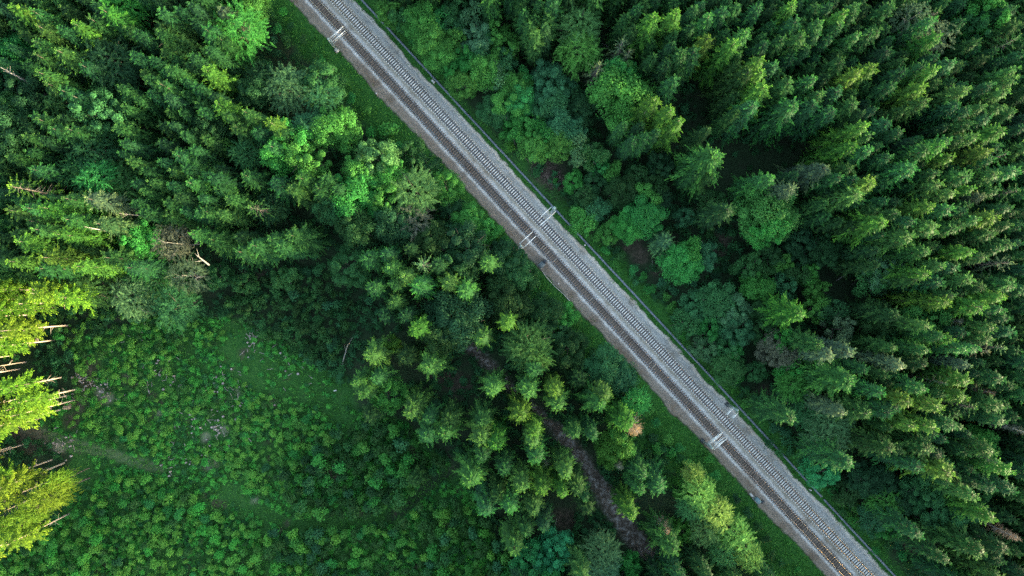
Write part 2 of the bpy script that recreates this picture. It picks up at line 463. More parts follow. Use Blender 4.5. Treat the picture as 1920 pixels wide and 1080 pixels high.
def track(tc_, label, smat, rail_foot, smin):
    root = empty('railway_track', tuple(rail_pt(0, tc_, 0.40)), math.atan2(RD[1], RD[0]))
    tag(root, label, 'railway track', 'railway tracks')
    for sg in (-1, 1):
        r = MB()
        y = sg * 0.7535
        r.box((0, y, 0.185), (360, rail_foot, 0.03))
        r.box((0, y, 0.26), (360, 0.03, 0.12))
        ro = r.build('rail', RAIL, root)
        hd = MB(); hd.box((0, y, 0.345), (360, 0.075, 0.05)); hd.build('rail_head', RAIL_TOP, ro)
    sp = 0.627
    one = MB()
    one.box((0, 0, 0.10), (0.27, 2.6, 0.14), taper=0.9)
    me = one.mesh('sleeper'); me.materials.append(smat)
    fb = MB()
    for sg in (-1, 1):
        for q in (-0.14, 0.14):
            fb.box((0, sg * 0.7535 + q, 0.18), (0.16, 0.10, 0.05))
    rg = random.Random(int(tc_ * 100) + 5)
    rest = MB(); fast = fb
    nrest = 0
    for k in range(-287, 288):
        x = k * sp + rg.uniform(-0.02, 0.02)
        if abs(k) <= 50:
            o = link('sleeper', me, root, (x, rg.uniform(-0.03, 0.03), rg.uniform(-0.01, 0.01)))
            if smat is SLEEP_W and rg.random() < 0.10:
                o.material_slots[0].link = 'OBJECT'; o.material_slots[0].material = SLEEP_W2
        else:
            rest.box((x, rg.uniform(-0.03, 0.03), 0.10 + rg.uniform(-0.01, 0.01)), (0.27, 2.6, 0.14), taper=0.9)
    o = rest.build('sleepers', smat, root); o['kind'] = 'stuff'
    g = MB()
    for k in range(-287, 288):
        for sg in (-1, 1):
            g.box((k * sp, sg * 0.7535, 0.177), (0.20, 0.34, 0.02))
    o = g.build('fastenings', RUST, root); o['kind'] = 'stuff'
    return root

track(0.0, 'railway track on dark wooden sleepers, nearer the clearing', SLEEP_W, 0.20, 0)
track(TRACK_GAP, 'railway track on pale concrete sleepers, nearer the cable trough', SLEEP_C, 0.24, 0)

# ------------------------------------------------------------------ cable trough, masts, cabinets
CONC = rough_mat('blue_grey_concrete', (0.115, 0.135, 0.165), (0.190, 0.215, 0.250), 1.2, 0.8, 0.2)
CONC_P = rough_mat('pale_concrete', (0.42, 0.40, 0.37), (0.58, 0.56, 0.52), 3.0, 0.85, 0.2)
GALV = rough_mat('galvanised_steel', (0.60, 0.60, 0.57), (0.74, 0.74, 0.71), 3.0, 0.6, 0, 3, 0.2)
GALV_G = rough_mat('green_grey_steel', (0.20, 0.27, 0.25), (0.32, 0.40, 0.37), 3.0, 0.6, 0, 3, 0.2)
DARKM = rough_mat('dark_box_paint', (0.020, 0.024, 0.030), (0.040, 0.046, 0.055), 3.0, 0.6, 0.1)
TEAL = rough_mat('grey_green_box_paint', (0.060, 0.085, 0.095), (0.100, 0.130, 0.140), 3.0, 0.6, 0.1)
TEAL2 = rough_mat('blue_green_box_paint', (0.090, 0.170, 0.190), (0.140, 0.230, 0.250), 3.0, 0.6, 0.1)
BROWNW = rough_mat('split_wood', (0.330, 0.220, 0.140), (0.520, 0.390, 0.270), 6.0, 0.8, 0.4)
INSU = rough_mat('brown_insulator', (0.10, 0.05, 0.035), (0.16, 0.08, 0.05), 4.0, 0.4, 0)

rg = random.Random(3)
GAP_S = rail_st(*at(1541, 930)[:2])[0]
def trough(s0, s1, label):
    tr = MB()
    s = s0
    while s < s1:
        w = 0.05 * math.sin((s + 0.5) * 0.05) + rg.uniform(-0.02, 0.02)
        tr.box(rail_pt(s + 0.5, TROUGH_T + w, 0.10), (1.004, 0.44, 0.36), RD, RN)
        s += 1.0
    tag(tr.build('cable_trough', CONC), label, 'cable trough', 'cable troughs')
trough(GAP_S - 330, GAP_S - 0.9, 'long blue-grey concrete cable trough along the grassy railway edge, above its overgrown break')
trough(GAP_S + 0.9, GAP_S + 120, 'short lower length of blue-grey concrete cable trough, below its overgrown break')

def strut(b, p, q, w):
    p, q = np.array(p, float), np.array(q, float)
    d = q - p; L = np.linalg.norm(d); d = d / L
    a = np.cross(d, UP)
    a = np.array([1.0, 0, 0]) if np.linalg.norm(a) < 1e-3 else a / np.linalg.norm(a)
    b.box((p + q) / 2, (w, w, L), a, np.cross(d, a), d)

def mast(base_px, label, side, arms, size=0.55, hh=8.2, lattice=True, spread=0.0):
    """Catenary mast; arms = (offset along the line, height, reach over the track)."""
    bx, by, _ = at(*base_px)
    root = empty('catenary_mast', (bx, by, 0.0), math.atan2(RD[1], RD[0]))   # local x along the line, y across it
    tag(root, label, 'overhead line mast', 'overhead line masts')
    f = MB(); f.box((0, 0, 0.2), (1.0, 1.0, 0.9), taper=0.9); f.build('foundation', DARKM if not lattice else CONC_P, root)
    q = MB()
    e = size / 2
    for i, j in ((-1, -1), (1, -1), (1, 1), (-1, 1)):
        strut(q, (i * e, j * e, 0.6), (i * e * 0.6, j * e * 0.6, hh), 0.09)
    zz = 0.8
    k = 0
    while zz < hh - 0.7:
        s0 = e * (1 - 0.4 * (zz - 0.6) / (hh - 0.6)); s1 = e * (1 - 0.4 * (zz + 0.1) / (hh - 0.6))
        for (i, j), (u, v) in (((-1, -1), (1, -1)), ((1, -1), (1, 1)), ((1, 1), (-1, 1)), ((-1, 1), (-1, -1))):
            a, c = ((i, j), (u, v)) if k % 2 else ((u, v), (i, j))
            strut(q, (a[0] * s0, a[1] * s0, zz), (c[0] * s1, c[1] * s1, zz + 0.7), 0.045)
        zz += 0.7; k += 1
    q.box((0, 0, hh + 0.03), (size * 0.85, size * 0.85, 0.05))
    q.build('pole', GALV_G, root)
    xs_ = [a_[0] for a_ in arms]
    c = MB()
    for zc in sorted({a_[1] for a_ in arms}):
        strut(c, (min(xs_) - 0.15, side * 0.25, zc), (max(xs_) + 0.15, side * 0.25, zc), 0.12)
    c.build('crossbar', GALV_G, root)
    for dx, z, reach in arms:
        b = MB()
        y0, y1 = side * 0.3, side * reach
        strut(b, (dx, y0, z), (dx + spread, y1, z + 0.35), 0.15)
        strut(b, (dx, y0, z - 1.3), (dx + spread * 0.9, y1 * 0.82, z + 0.2), 0.13)
        strut(b, (dx + spread, y1, z + 0.35), (dx + spread, y1, z - 0.75), 0.06)
        strut(b, (dx + spread, y1, z - 0.75), (dx + spread * 0.3, y1 * 0.35, z - 0.55), 0.06)
        ao = b.build('cantilever_arm', GALV, root)
        i_ = MB()
        for q_ in range(4):
            i_.tube([(dx, y0 + side * (0.2 + q_ * 0.1), z + 0.01), (dx, y0 + side * (0.25 + q_ * 0.1), z + 0.01)], 0.10, 8)
        i_.build('insulator', INSU, ao)
    return root

# local +y of a mast is RN turned with the root: towards the upper right
mast((632, 95), 'lattice overhead line mast at the upper end of the track, its two arms almost crossing', 1, [(-0.35, 6.9, 4.6), (0.45, 6.4, 4.3)], 0.6, 8.0, True, 0.25)
mast((1036, 397), 'lattice overhead line mast beside the cable trough with one long and one short arm', -1, [(-0.75, 6.6, 3.7), (0.75, 6.6, 5.3)], 0.7)
mast((976, 465), 'lattice overhead line mast with two parallel arms across from the mast by the trough', 1, [(-0.65, 6.6, 4.3), (0.65, 6.6, 4.3)], 0.5)
mast((1363, 758), 'slim overhead line mast by the trough with two short faint arms and dark base', -1, [(-0.7, 7.2, 2.5), (0.8, 7.2, 2.0)], 0.45, 8.2, False)
mast((1317, 826), 'overhead line mast with dark base, square crossbar and two pairs of long arms', 1, [(-0.9, 7.2, 4.4), (-0.45, 6.7, 4.0), (0.45, 6.7, 4.0), (0.9, 7.2, 4.2)], 0.45, 8.2, False)

def cabinet(name, px, size, mat, label, rz=0.0, roof=None):
    x, y, _ = at(*px)
    root = empty(name, (x, y, 0.12), math.atan2(RD[1], RD[0]) + rz)
    tag(root, label, 'equipment cabinet')
    b = MB(); b.box((0, 0, size[2] / 2), size)
    for k in (-1, 0, 1):
        b.box((k * size[0] * 0.3, -size[1] / 2 - 0.012, size[2] * 0.5), (size[0] * 0.22, 0.02, size[2] * 0.8))
    b.build('body', mat, root)
    r = MB(); r.box((0, 0, size[2] + 0.05), (size[0] + 0.16, size[1] + 0.16, 0.10), taper=0.93); r.build('roof', roof or mat, root)
    pl = MB(); pl.box((0, 0, -0.02), (size[0] + 0.3, size[1] + 0.3, 0.16)); pl.build('plinth', CONC_P, root)
    return root
cabinet('equipment_cabinet', (1015.5, 497), (1.15, 1.35, 1.1), TEAL, 'low grey-green equipment cabinet with pale rim beside the dark wooden-sleeper track')
cabinet('relay_box', (1021.5, 490.5), (0.75, 0.7, 1.3), DARKM, 'small black relay box against the grey-green cabinet')
cabinet('signal_cabinet', (1418, 936), (1.35, 0.9, 1.2), TEAL2, 'blue-green signal cabinet on the ballast edge beside a white canister')
cabinet('battery_box', (1427, 939), (0.55, 0.65, 1.0), DARKM, 'small black box between the blue-green cabinet and the track')
def canister(px):
    x, y, _ = at(*px)
    root = empty('white_canister', (x, y, 0.1), math.atan2(RD[1], RD[0]))
    tag(root, 'white horizontal canister at the end of the blue-green signal cabinet', 'canister')
    b = MB(); b.tube([(-0.55, 0, 0.45), (-0.5, 0, 0.45), (0.5, 0, 0.45), (0.55, 0, 0.45)], [0.2, 0.3, 0.3, 0.2], 12)
    b.build('tank', CONC_P, root)
    b = MB()
    for k in (-0.35, 0.35):
        b.box((k, 0, 0.12), (0.12, 0.5, 0.3))
    b.build('saddle', DARKM, root)
canister((1407.5, 927))
x, y, _ = at(812.5, 153.5)
b = MB(); b.box((x, y, 0.2), (1.0, 0.48, 0.5), RD, RN, taper=0.96); b.box((x, y, 0.47), (1.06, 0.54, 0.06), RD, RN)
tag(b.build('cable_pit', CONC_P), 'pale concrete cable pit lid on the grass against the cable trough', 'cable pit')
def post(px, label):
    x, y, _ = at(*px)
    b = MB(); b.box((x, y, 0.5), (0.28, 0.28, 1.0), RD, RN, taper=0.8); b.box((x, y, 1.03), (0.34, 0.34, 0.08), RD, RN)
    tag(b.build('marker_post', CONC_P), label, 'marker post')
post((1517, 917), 'white marker post on the dirt edge near the break in the cable trough')
post((707, 177), 'white marker post at the grass edge left of the dark wooden-sleeper track')
post((1047, 532), 'small white marker post in the grass below the grey-green cabinet')
post((1096, 460), 'pinkish white marker post beside the trough, just below the trough mast')
cb = MB()
cb.tube([at(1016, 507, 0.25), at(1024, 519, 0.2), at(1040, 537, 0.18), at(1056, 551, 0.2), at(1068, 564, 0.12)], 0.07, 6)
tag(cb.build('loose_cable', CONC_P), 'thin pale cable lying in the grass below the grey-green cabinet', 'cable')
wp = MB()
x, y, _ = at(128, 762)
rg = random.Random(4)
for k in range(5):
    for q in range(5 - k // 2 * 2 if k < 4 else 2):
        yy = (q - 2 + 0.5 * (k % 2)) * 0.24
        wp.tube([(x - 0.85 + rg.uniform(-.12, .12), y + yy, 0.12 + k * 0.2), (x + 0.85 + rg.uniform(-.12, .12), y + yy + 0.05, 0.12 + k * 0.2)], 0.115, 7)
tag(wp.build('log_pile', BROWNW), 'small pale pile of cut logs at the foot of the pines', 'log pile')
# ------------------------------------------------------------------ plant builders
def fingers(b, g, S, D, L, k, tl, tw, droop):
    """Needle or leaf sprays set along both sides of many twigs at once."""
    n = len(L)
    if n == 0:
        return
    k = np.maximum(np.round(np.asarray(k) * np.ones(n)).astype(int), 2)
    idx = np.repeat(np.arange(n), k)
    j = np.concatenate([np.arange(q) for q in k])
    u = np.clip((j + g.random(len(idx))) / k[idx], 0.03, 1.0)
    side = nrm(np.cross(D, UP))
    pos = S[idx] + D[idx] * (L[idx] * u)[:, None]
    pos[:, 2] -= droop * L[idx] * u * u
    sg = np.where(j % 2 == 0, 1.0, -1.0)
    ph = 0.35 + 0.65 * g.random(len(idx))
    d = D[idx] * np.cos(ph)[:, None] + side[idx] * (np.sin(ph) * sg)[:, None]
    d[:, 2] += g.uniform(-0.35, 0.15, len(idx)) - droop * u
    d = nrm(d)
    N = nrm(UP + 0.55 * g.standard_normal((len(idx), 3)))
    w = nrm(np.cross(d, N))
    ln = tl * (0.65 + 0.7 * g.random(len(idx))) * (1.15 - 0.45 * u)
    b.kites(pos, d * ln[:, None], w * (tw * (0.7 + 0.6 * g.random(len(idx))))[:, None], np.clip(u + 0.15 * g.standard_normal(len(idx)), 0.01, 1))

def spruce_crown(seed, h, R, start=0.16, per=5, spacing=0.75, dens=1.0, power=0.78, tl=0.30, tw=0.085, bare=False, fork=0.55, core=0):
    """Whorls of separate drooping branches, each a furry finger that forks towards its end."""
    g = np.random.default_rng(seed)
    b = MB()
    z = h * start
    S, D, L = [], [], []
    turn = 0.0
    while z < h - 0.3:
        t = (z - h * start) / (h * (1 - start))
        n = per if t < 0.9 else max(4, per - 1)
        turn += 0.9 + g.uniform(-0.2, 0.2)
        for i in range(n):
            if g.random() < (0.22 if bare else 0.08):
                continue
            a = turn + 6.283 * i / n + g.uniform(-0.25, 0.25)
            l = R * ((1 - t) ** power) * g.choice([0.55, 0.8, 1.0, 1.1, 1.25]) * (0.78 + 0.22 * min(1, t / 0.12)) + 0.22
            e = 0.62 * t ** 3 - 0.40 * (1 - t) + g.uniform(-0.12, 0.12)
            d = np.array([math.cos(a) * math.cos(e), math.sin(a) * math.cos(e), math.sin(e)])
            zz = z + g.uniform(-0.25, 0.25)
            S.append(np.array([0, 0, zz]) + d * 0.05 * l); D.append(d); L.append(l * 0.97)
            if l > 0.8:
                m = max(1, int(l / 0.85))
                for q in range(m):
                    for sg in (-1, 1):
                        if g.random() < 0.3:
                            continue
                        u = 0.28 + 0.50 * (q + g.uniform(0.1, 0.9)) / m
                        aa = a + sg * g.uniform(0.28, 0.60)
                        ll = (fork * l * (1.1 - u) + 0.22) * g.uniform(0.7, 1.2)
                        p = np.array([0, 0, zz]) + d * l * u
                        p[2] -= 0.16 * l * u * u + 0.05
                        ee = e - 0.12
                        S.append(p); D.append([math.cos(aa) * math.cos(ee), math.sin(aa) * math.cos(ee), math.sin(ee)]); L.append(ll)
        z += spacing * (1.0 - 0.45 * t) * g.uniform(0.85, 1.15)
    S, D, L = np.array(S, float), np.array(D, float), np.array(L, float)
    fingers(b, g, S, D, L, L * 10.0 * dens + 3, tl, tw, 0.16)
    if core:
        # old needles close to the trunk, darkened to paint in the crown's inner shade
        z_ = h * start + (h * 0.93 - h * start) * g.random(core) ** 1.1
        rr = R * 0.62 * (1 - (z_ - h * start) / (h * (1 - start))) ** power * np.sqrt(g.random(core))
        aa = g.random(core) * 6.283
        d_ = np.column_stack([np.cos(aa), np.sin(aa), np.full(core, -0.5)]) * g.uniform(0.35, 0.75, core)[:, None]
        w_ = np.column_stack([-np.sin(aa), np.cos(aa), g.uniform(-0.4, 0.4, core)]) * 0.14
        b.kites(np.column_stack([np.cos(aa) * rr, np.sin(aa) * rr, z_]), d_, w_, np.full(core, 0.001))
    n = 7
    fingers(b, g, np.tile([[0, 0, h - 0.9]], (n, 1)), nrm(np.array([[0.35 * math.cos(q), 0.35 * math.sin(q), 1.0] for q in np.linspace(0, 6, n)])), np.full(n, 0.9), 6, 0.26, 0.07, 0)
    return b

def spruce_trunk(seed, h, r0, limbs=0, R=2.5, start=0.3):
    g = np.random.default_rng(seed + 99)
    b = MB()
    zz = np.linspace(-0.4, h - 0.3, 9)
    off = np.cumsum(g.uniform(-0.04, 0.04, (9, 2)), 0)
    pts = np.column_stack([off, zz]); pts[0, :2] = 0; pts[-1, :2] *= 0.2
    b.tube(pts, r0 * (1 - 0.93 * np.linspace(0, 1, 9)) + 0.015, 7)
    for i in range(limbs):
        z = h * (start + (0.97 - start) * (i + g.random()) / limbs)
        t = (z / h - start) / (1 - start)
        a = g.random() * 6.28
        l = R * (1 - t) ** 0.8 * g.uniform(0.6, 1.05) + 0.2
        q = np.array([math.cos(a), math.sin(a), 0.1 - 0.35 * (1 - t)])
        b.tube([[0, 0, z], np.array([0, 0, z]) + q * l * 0.5, np.array([0, 0, z]) + q * l + [0, 0, -0.05 * l]], [0.05, 0.035, 0.012], 4, False)
    return b

def leaf_lobes(b, g, C, Rl, nleaf, size, up=0.6, flat=0.75):
    """Leaves over the outer shell of many lobes."""
    idx = np.repeat(np.arange(len(C)), nleaf)
    d = nrm(g.standard_normal((len(idx), 3)) + np.array([0, 0, 0.35]))
    rr = Rl[idx] * (0.35 + 0.75 * g.random(len(idx)) ** 0.7)
    sq = g.uniform(0.7, 1.4, (len(C), 3)) * np.array([1, 1, flat])
    pos = C[idx] + d * rr[:, None] * sq[idx]
    N = nrm(d + UP * up + 0.55 * g.standard_normal((len(idx), 3)))
    t = nrm(np.cross(N, g.standard_normal((len(idx), 3))))
    w = np.cross(N, t)
    sz = size * g.uniform(0.65, 1.35, len(idx))
    b.kites(pos - t * sz[:, None] * 0.5, t * sz[:, None], w * (sz * 0.36)[:, None])

def broad_crown(seed, h, R, lobes=26, nleaf=170, size=0.40, base=0.28, lob=0.30, up=0.6):
    g = np.random.default_rng(seed)
    b = MB()
    C, r = [], []
    zc, rz = h * (0.5 + base / 2) * 1.0, h * (1 - base) / 2
    ga = 2.39996
    for i in range(lobes):
        u = (i + 0.5) / lobes
        z = 1 - 1.55 * u            # upper part of an ellipsoid, few lobes below
        q = math.sqrt(max(0.0, 1 - z * z)) if abs(z) <= 1 else 0.3
        a = ga * i + g.uniform(-0.5, 0.5)
        k = g.uniform(0.50, 0.98)
        lr = R * lob * g.choice([0.55, 0.75, 1.0, 1.25, 1.5])
        C.append([math.cos(a) * q * R * k, math.sin(a) * q * R * k, zc + z * rz * k])
        r.append(lr)
    leaf_lobes(b, g, np.array(C), np.array(r), nleaf, size, up)
    return b

def broad_trunk(seed, h, r0, R, bare_top=False, limbs=7):
    g = np.random.default_rng(seed + 55)
    b = MB()
    top = h * (0.62 if not bare_top else 0.85)
    n = 7
    pts = np.column_stack([np.cumsum(g.uniform(-0.12, 0.12, (n, 2)), 0), np.linspace(-0.3, top, n)])
    pts[0, :2] = 0
    b.tube(pts, np.linspace(r0, r0 * 0.35, n), 7)
    for i in range(limbs):
        z = h * (0.28 + 0.4 * i / limbs)
        a = i * 2.4 + g.uniform(-0.4, 0.4)
        k = min(n - 2, int(z / max(top, 0.1) * (n - 1)))
        p = pts[k]
        e = np.array([math.cos(a) * R * 0.75, math.sin(a) * R * 0.75, h * g.uniform(0.15, 0.30)])
        b.tube([p, p + e * 0.45 + [0, 0, 0.3], p + e], [r0 * 0.42, r0 * 0.25, 0.03], 5, False)
        for q in range(3 if bare_top else 1):
            s0 = p + e * g.uniform(0.4, 0.8)
            f = np.array([math.cos(a + g.uniform(-1, 1)), math.sin(a + g.uniform(-1, 1)), g.uniform(0.2, 0.9)]) * R * 0.5
            b.tube([s0, s0 + f * 0.5, s0 + f], [0.07, 0.05, 0.015], 4, False)
    return b

def soft_crown(seed, h, R, n=420, base=0.3, k=26, tl=0.34, tw=0.045):
    """Feathery crown: many short leafy sprays all over an uneven dome (larch, willow)."""
    g = np.random.default_rng(seed)
    b = MB()
    u = (np.arange(n) + 0.5) / n
    z = 1 - 1.5 * u
    a = 2.39996 * np.arange(n) + g.uniform(-0.3, 0.3, n)
    q = np.sqrt(np.clip(1 - z * z, 0, 1))
    d = np.column_stack([np.cos(a) * q, np.sin(a) * q, z])
    zc, rz = h * (0.5 + base / 2), h * (1 - base) / 2
    c = nrm(g.standard_normal((9, 3)) + [0, 0, 0.3])
    bump = 0.72 + 0.30 * np.max(np.clip(d @ c.T, 0, 1) ** 6, 1) + g.uniform(-0.16, 0.10, n)
    S = d * np.array([R, R, rz]) * (bump * g.uniform(0.5, 0.95, n))[:, None] + np.array([0, 0, zc])
    V = d * [1, 1, 0.4] + 0.75 * g.standard_normal((n, 3)) * [1, 1, 0.35] + [0, 0, 0.1]
    L = R * g.uniform(0.16, 0.40, n)
    fingers(b, g, S, nrm(V), L, k * (L / (0.28 * R)), tl, tw, 0.30)
    return b

def twig_crown(seed, h, R, n=120, base=0.3, k=5):
    """Thin bare twigs of a dead or half-bare top."""
    g = np.random.default_rng(seed)
    b = MB()
    a = g.random(n) * 6.28
    z = h * (base + (1 - base) * g.random(n) ** 0.8)
    l = R * (1 - 0.75 * (z / h - base) / (1 - base)) * g.uniform(0.5, 1.1, n)
    D = nrm(np.column_stack([np.cos(a), np.sin(a), g.uniform(-0.15, 0.55, n)]))
    S = np.column_stack([np.zeros(n), np.zeros(n), z])
    w = nrm(np.cross(D, UP)) * 0.035
    b.kites(S, D * l[:, None], w)
    w2 = nrm(np.cross(D, w)) * 0.035
    b.kites(S, D * l[:, None], w2)
    fingers(b, g, S, D, l, k, 0.45, 0.025, 0.05)
    return b

# ------------------------------------------------------------------ prototypes (meshes shared by the copies)
PROTO = {}
def proto(key, crown, trunk):
    c = crown.mesh(key + '_crown'); t = trunk.mesh(key + '_trunk')
    c.materials.append(FM['m']); t.materials.append(BARK)
    PROTO.setdefault(key[:-1], []).append((c, t))
for i in range(8):      # spruces: unit height 25, crown radius 3
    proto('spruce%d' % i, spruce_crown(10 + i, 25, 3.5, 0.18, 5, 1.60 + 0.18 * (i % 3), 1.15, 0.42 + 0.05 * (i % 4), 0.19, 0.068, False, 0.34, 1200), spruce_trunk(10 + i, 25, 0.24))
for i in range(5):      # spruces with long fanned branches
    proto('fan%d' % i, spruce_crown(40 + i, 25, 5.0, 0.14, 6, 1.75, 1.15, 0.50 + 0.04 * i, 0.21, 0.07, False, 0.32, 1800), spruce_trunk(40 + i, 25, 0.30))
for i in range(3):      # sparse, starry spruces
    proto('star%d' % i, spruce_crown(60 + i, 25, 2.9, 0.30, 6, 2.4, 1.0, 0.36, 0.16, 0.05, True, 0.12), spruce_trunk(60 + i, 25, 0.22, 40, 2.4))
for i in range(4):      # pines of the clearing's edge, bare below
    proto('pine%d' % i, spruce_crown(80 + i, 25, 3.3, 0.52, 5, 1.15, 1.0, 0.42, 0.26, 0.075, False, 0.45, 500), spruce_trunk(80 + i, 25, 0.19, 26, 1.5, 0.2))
for i in range(5):      # broad crowns: height 16, radius 5
    proto('broad%d' % i, broad_crown(100 + i, 16, 5.0, 30 + 4 * i, 420, 0.30, 0.22, 0.20 + 0.02 * i), broad_trunk(100 + i, 16, 0.26, 5.0))
for i in range(4):      # small crowns: height 8, radius 3
    proto('small%d' % i, broad_crown(120 + i, 8, 3.0, 17 + 2 * i, 300, 0.27, 0.12, 0.27), broad_trunk(120 + i, 8, 0.14, 3.0, False, 4))
for i in range(4):      # feathery crowns: height 18, radius 5
    proto('soft%d' % i, soft_crown(140 + i, 18, 5.2, 520, 0.22, 26, 0.34, 0.050), broad_trunk(140 + i, 18, 0.25, 4.0))
for i in range(2):      # half-bare grey tops
    a = soft_crown(160 + i, 18, 4.4, 260, 0.3, 17, 0.34, 0.045)
    tw = twig_crown(170 + i, 18, 4.0, 90, 0.35, 4)
    proto('bare%d' % i, a, broad_trunk(160 + i, 18, 0.16, 3.6, True, 5))
for i in range(2):
    proto('dead%d' % i, twig_crown(180 + i, 20, 2.9, 130, 0.5, 5), spruce_trunk(180 + i, 20, 0.2, 50, 2.2))
BASE = {'spruce': (25, 3.0), 'fan': (25, 4.6), 'star': (25, 2.7), 'pine': (25, 3.2), 'broad': (16, 5.0), 'small': (8, 3.0), 'soft': (18, 5.0), 'bare': (18, 4.2), 'dead': (20, 2.4)}
print('protos', {k: [len(c.polygons) for c, t in v] for k, v in PROTO.items()})

def plant(name, kind, x, y, h, r, tint, rnd, bark=None, lean=(0, 0)):
    """One tree: an Empty at its foot with a trunk and a crown."""
    c, t = PROTO[kind][rnd.randrange(len(PROTO[kind]))]
    h0, r0 = BASE[kind]
    root = empty(name, (x, y, 0), rnd.uniform(0, 6.28))
    if lean != (0, 0):
        root.rotation_euler = (lean[0], lean[1], 0)
    root.scale = (r / r0, r / r0, h / h0)
    tr_ = link('trunk', t, root)
    if bark is not None:
        tr_.material_slots[0].link = 'OBJECT'; tr_.material_slots[0].material = bark
    cr = link('crown', c, root)
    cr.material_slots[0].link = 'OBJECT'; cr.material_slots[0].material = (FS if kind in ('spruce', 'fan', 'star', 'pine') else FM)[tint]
    return root
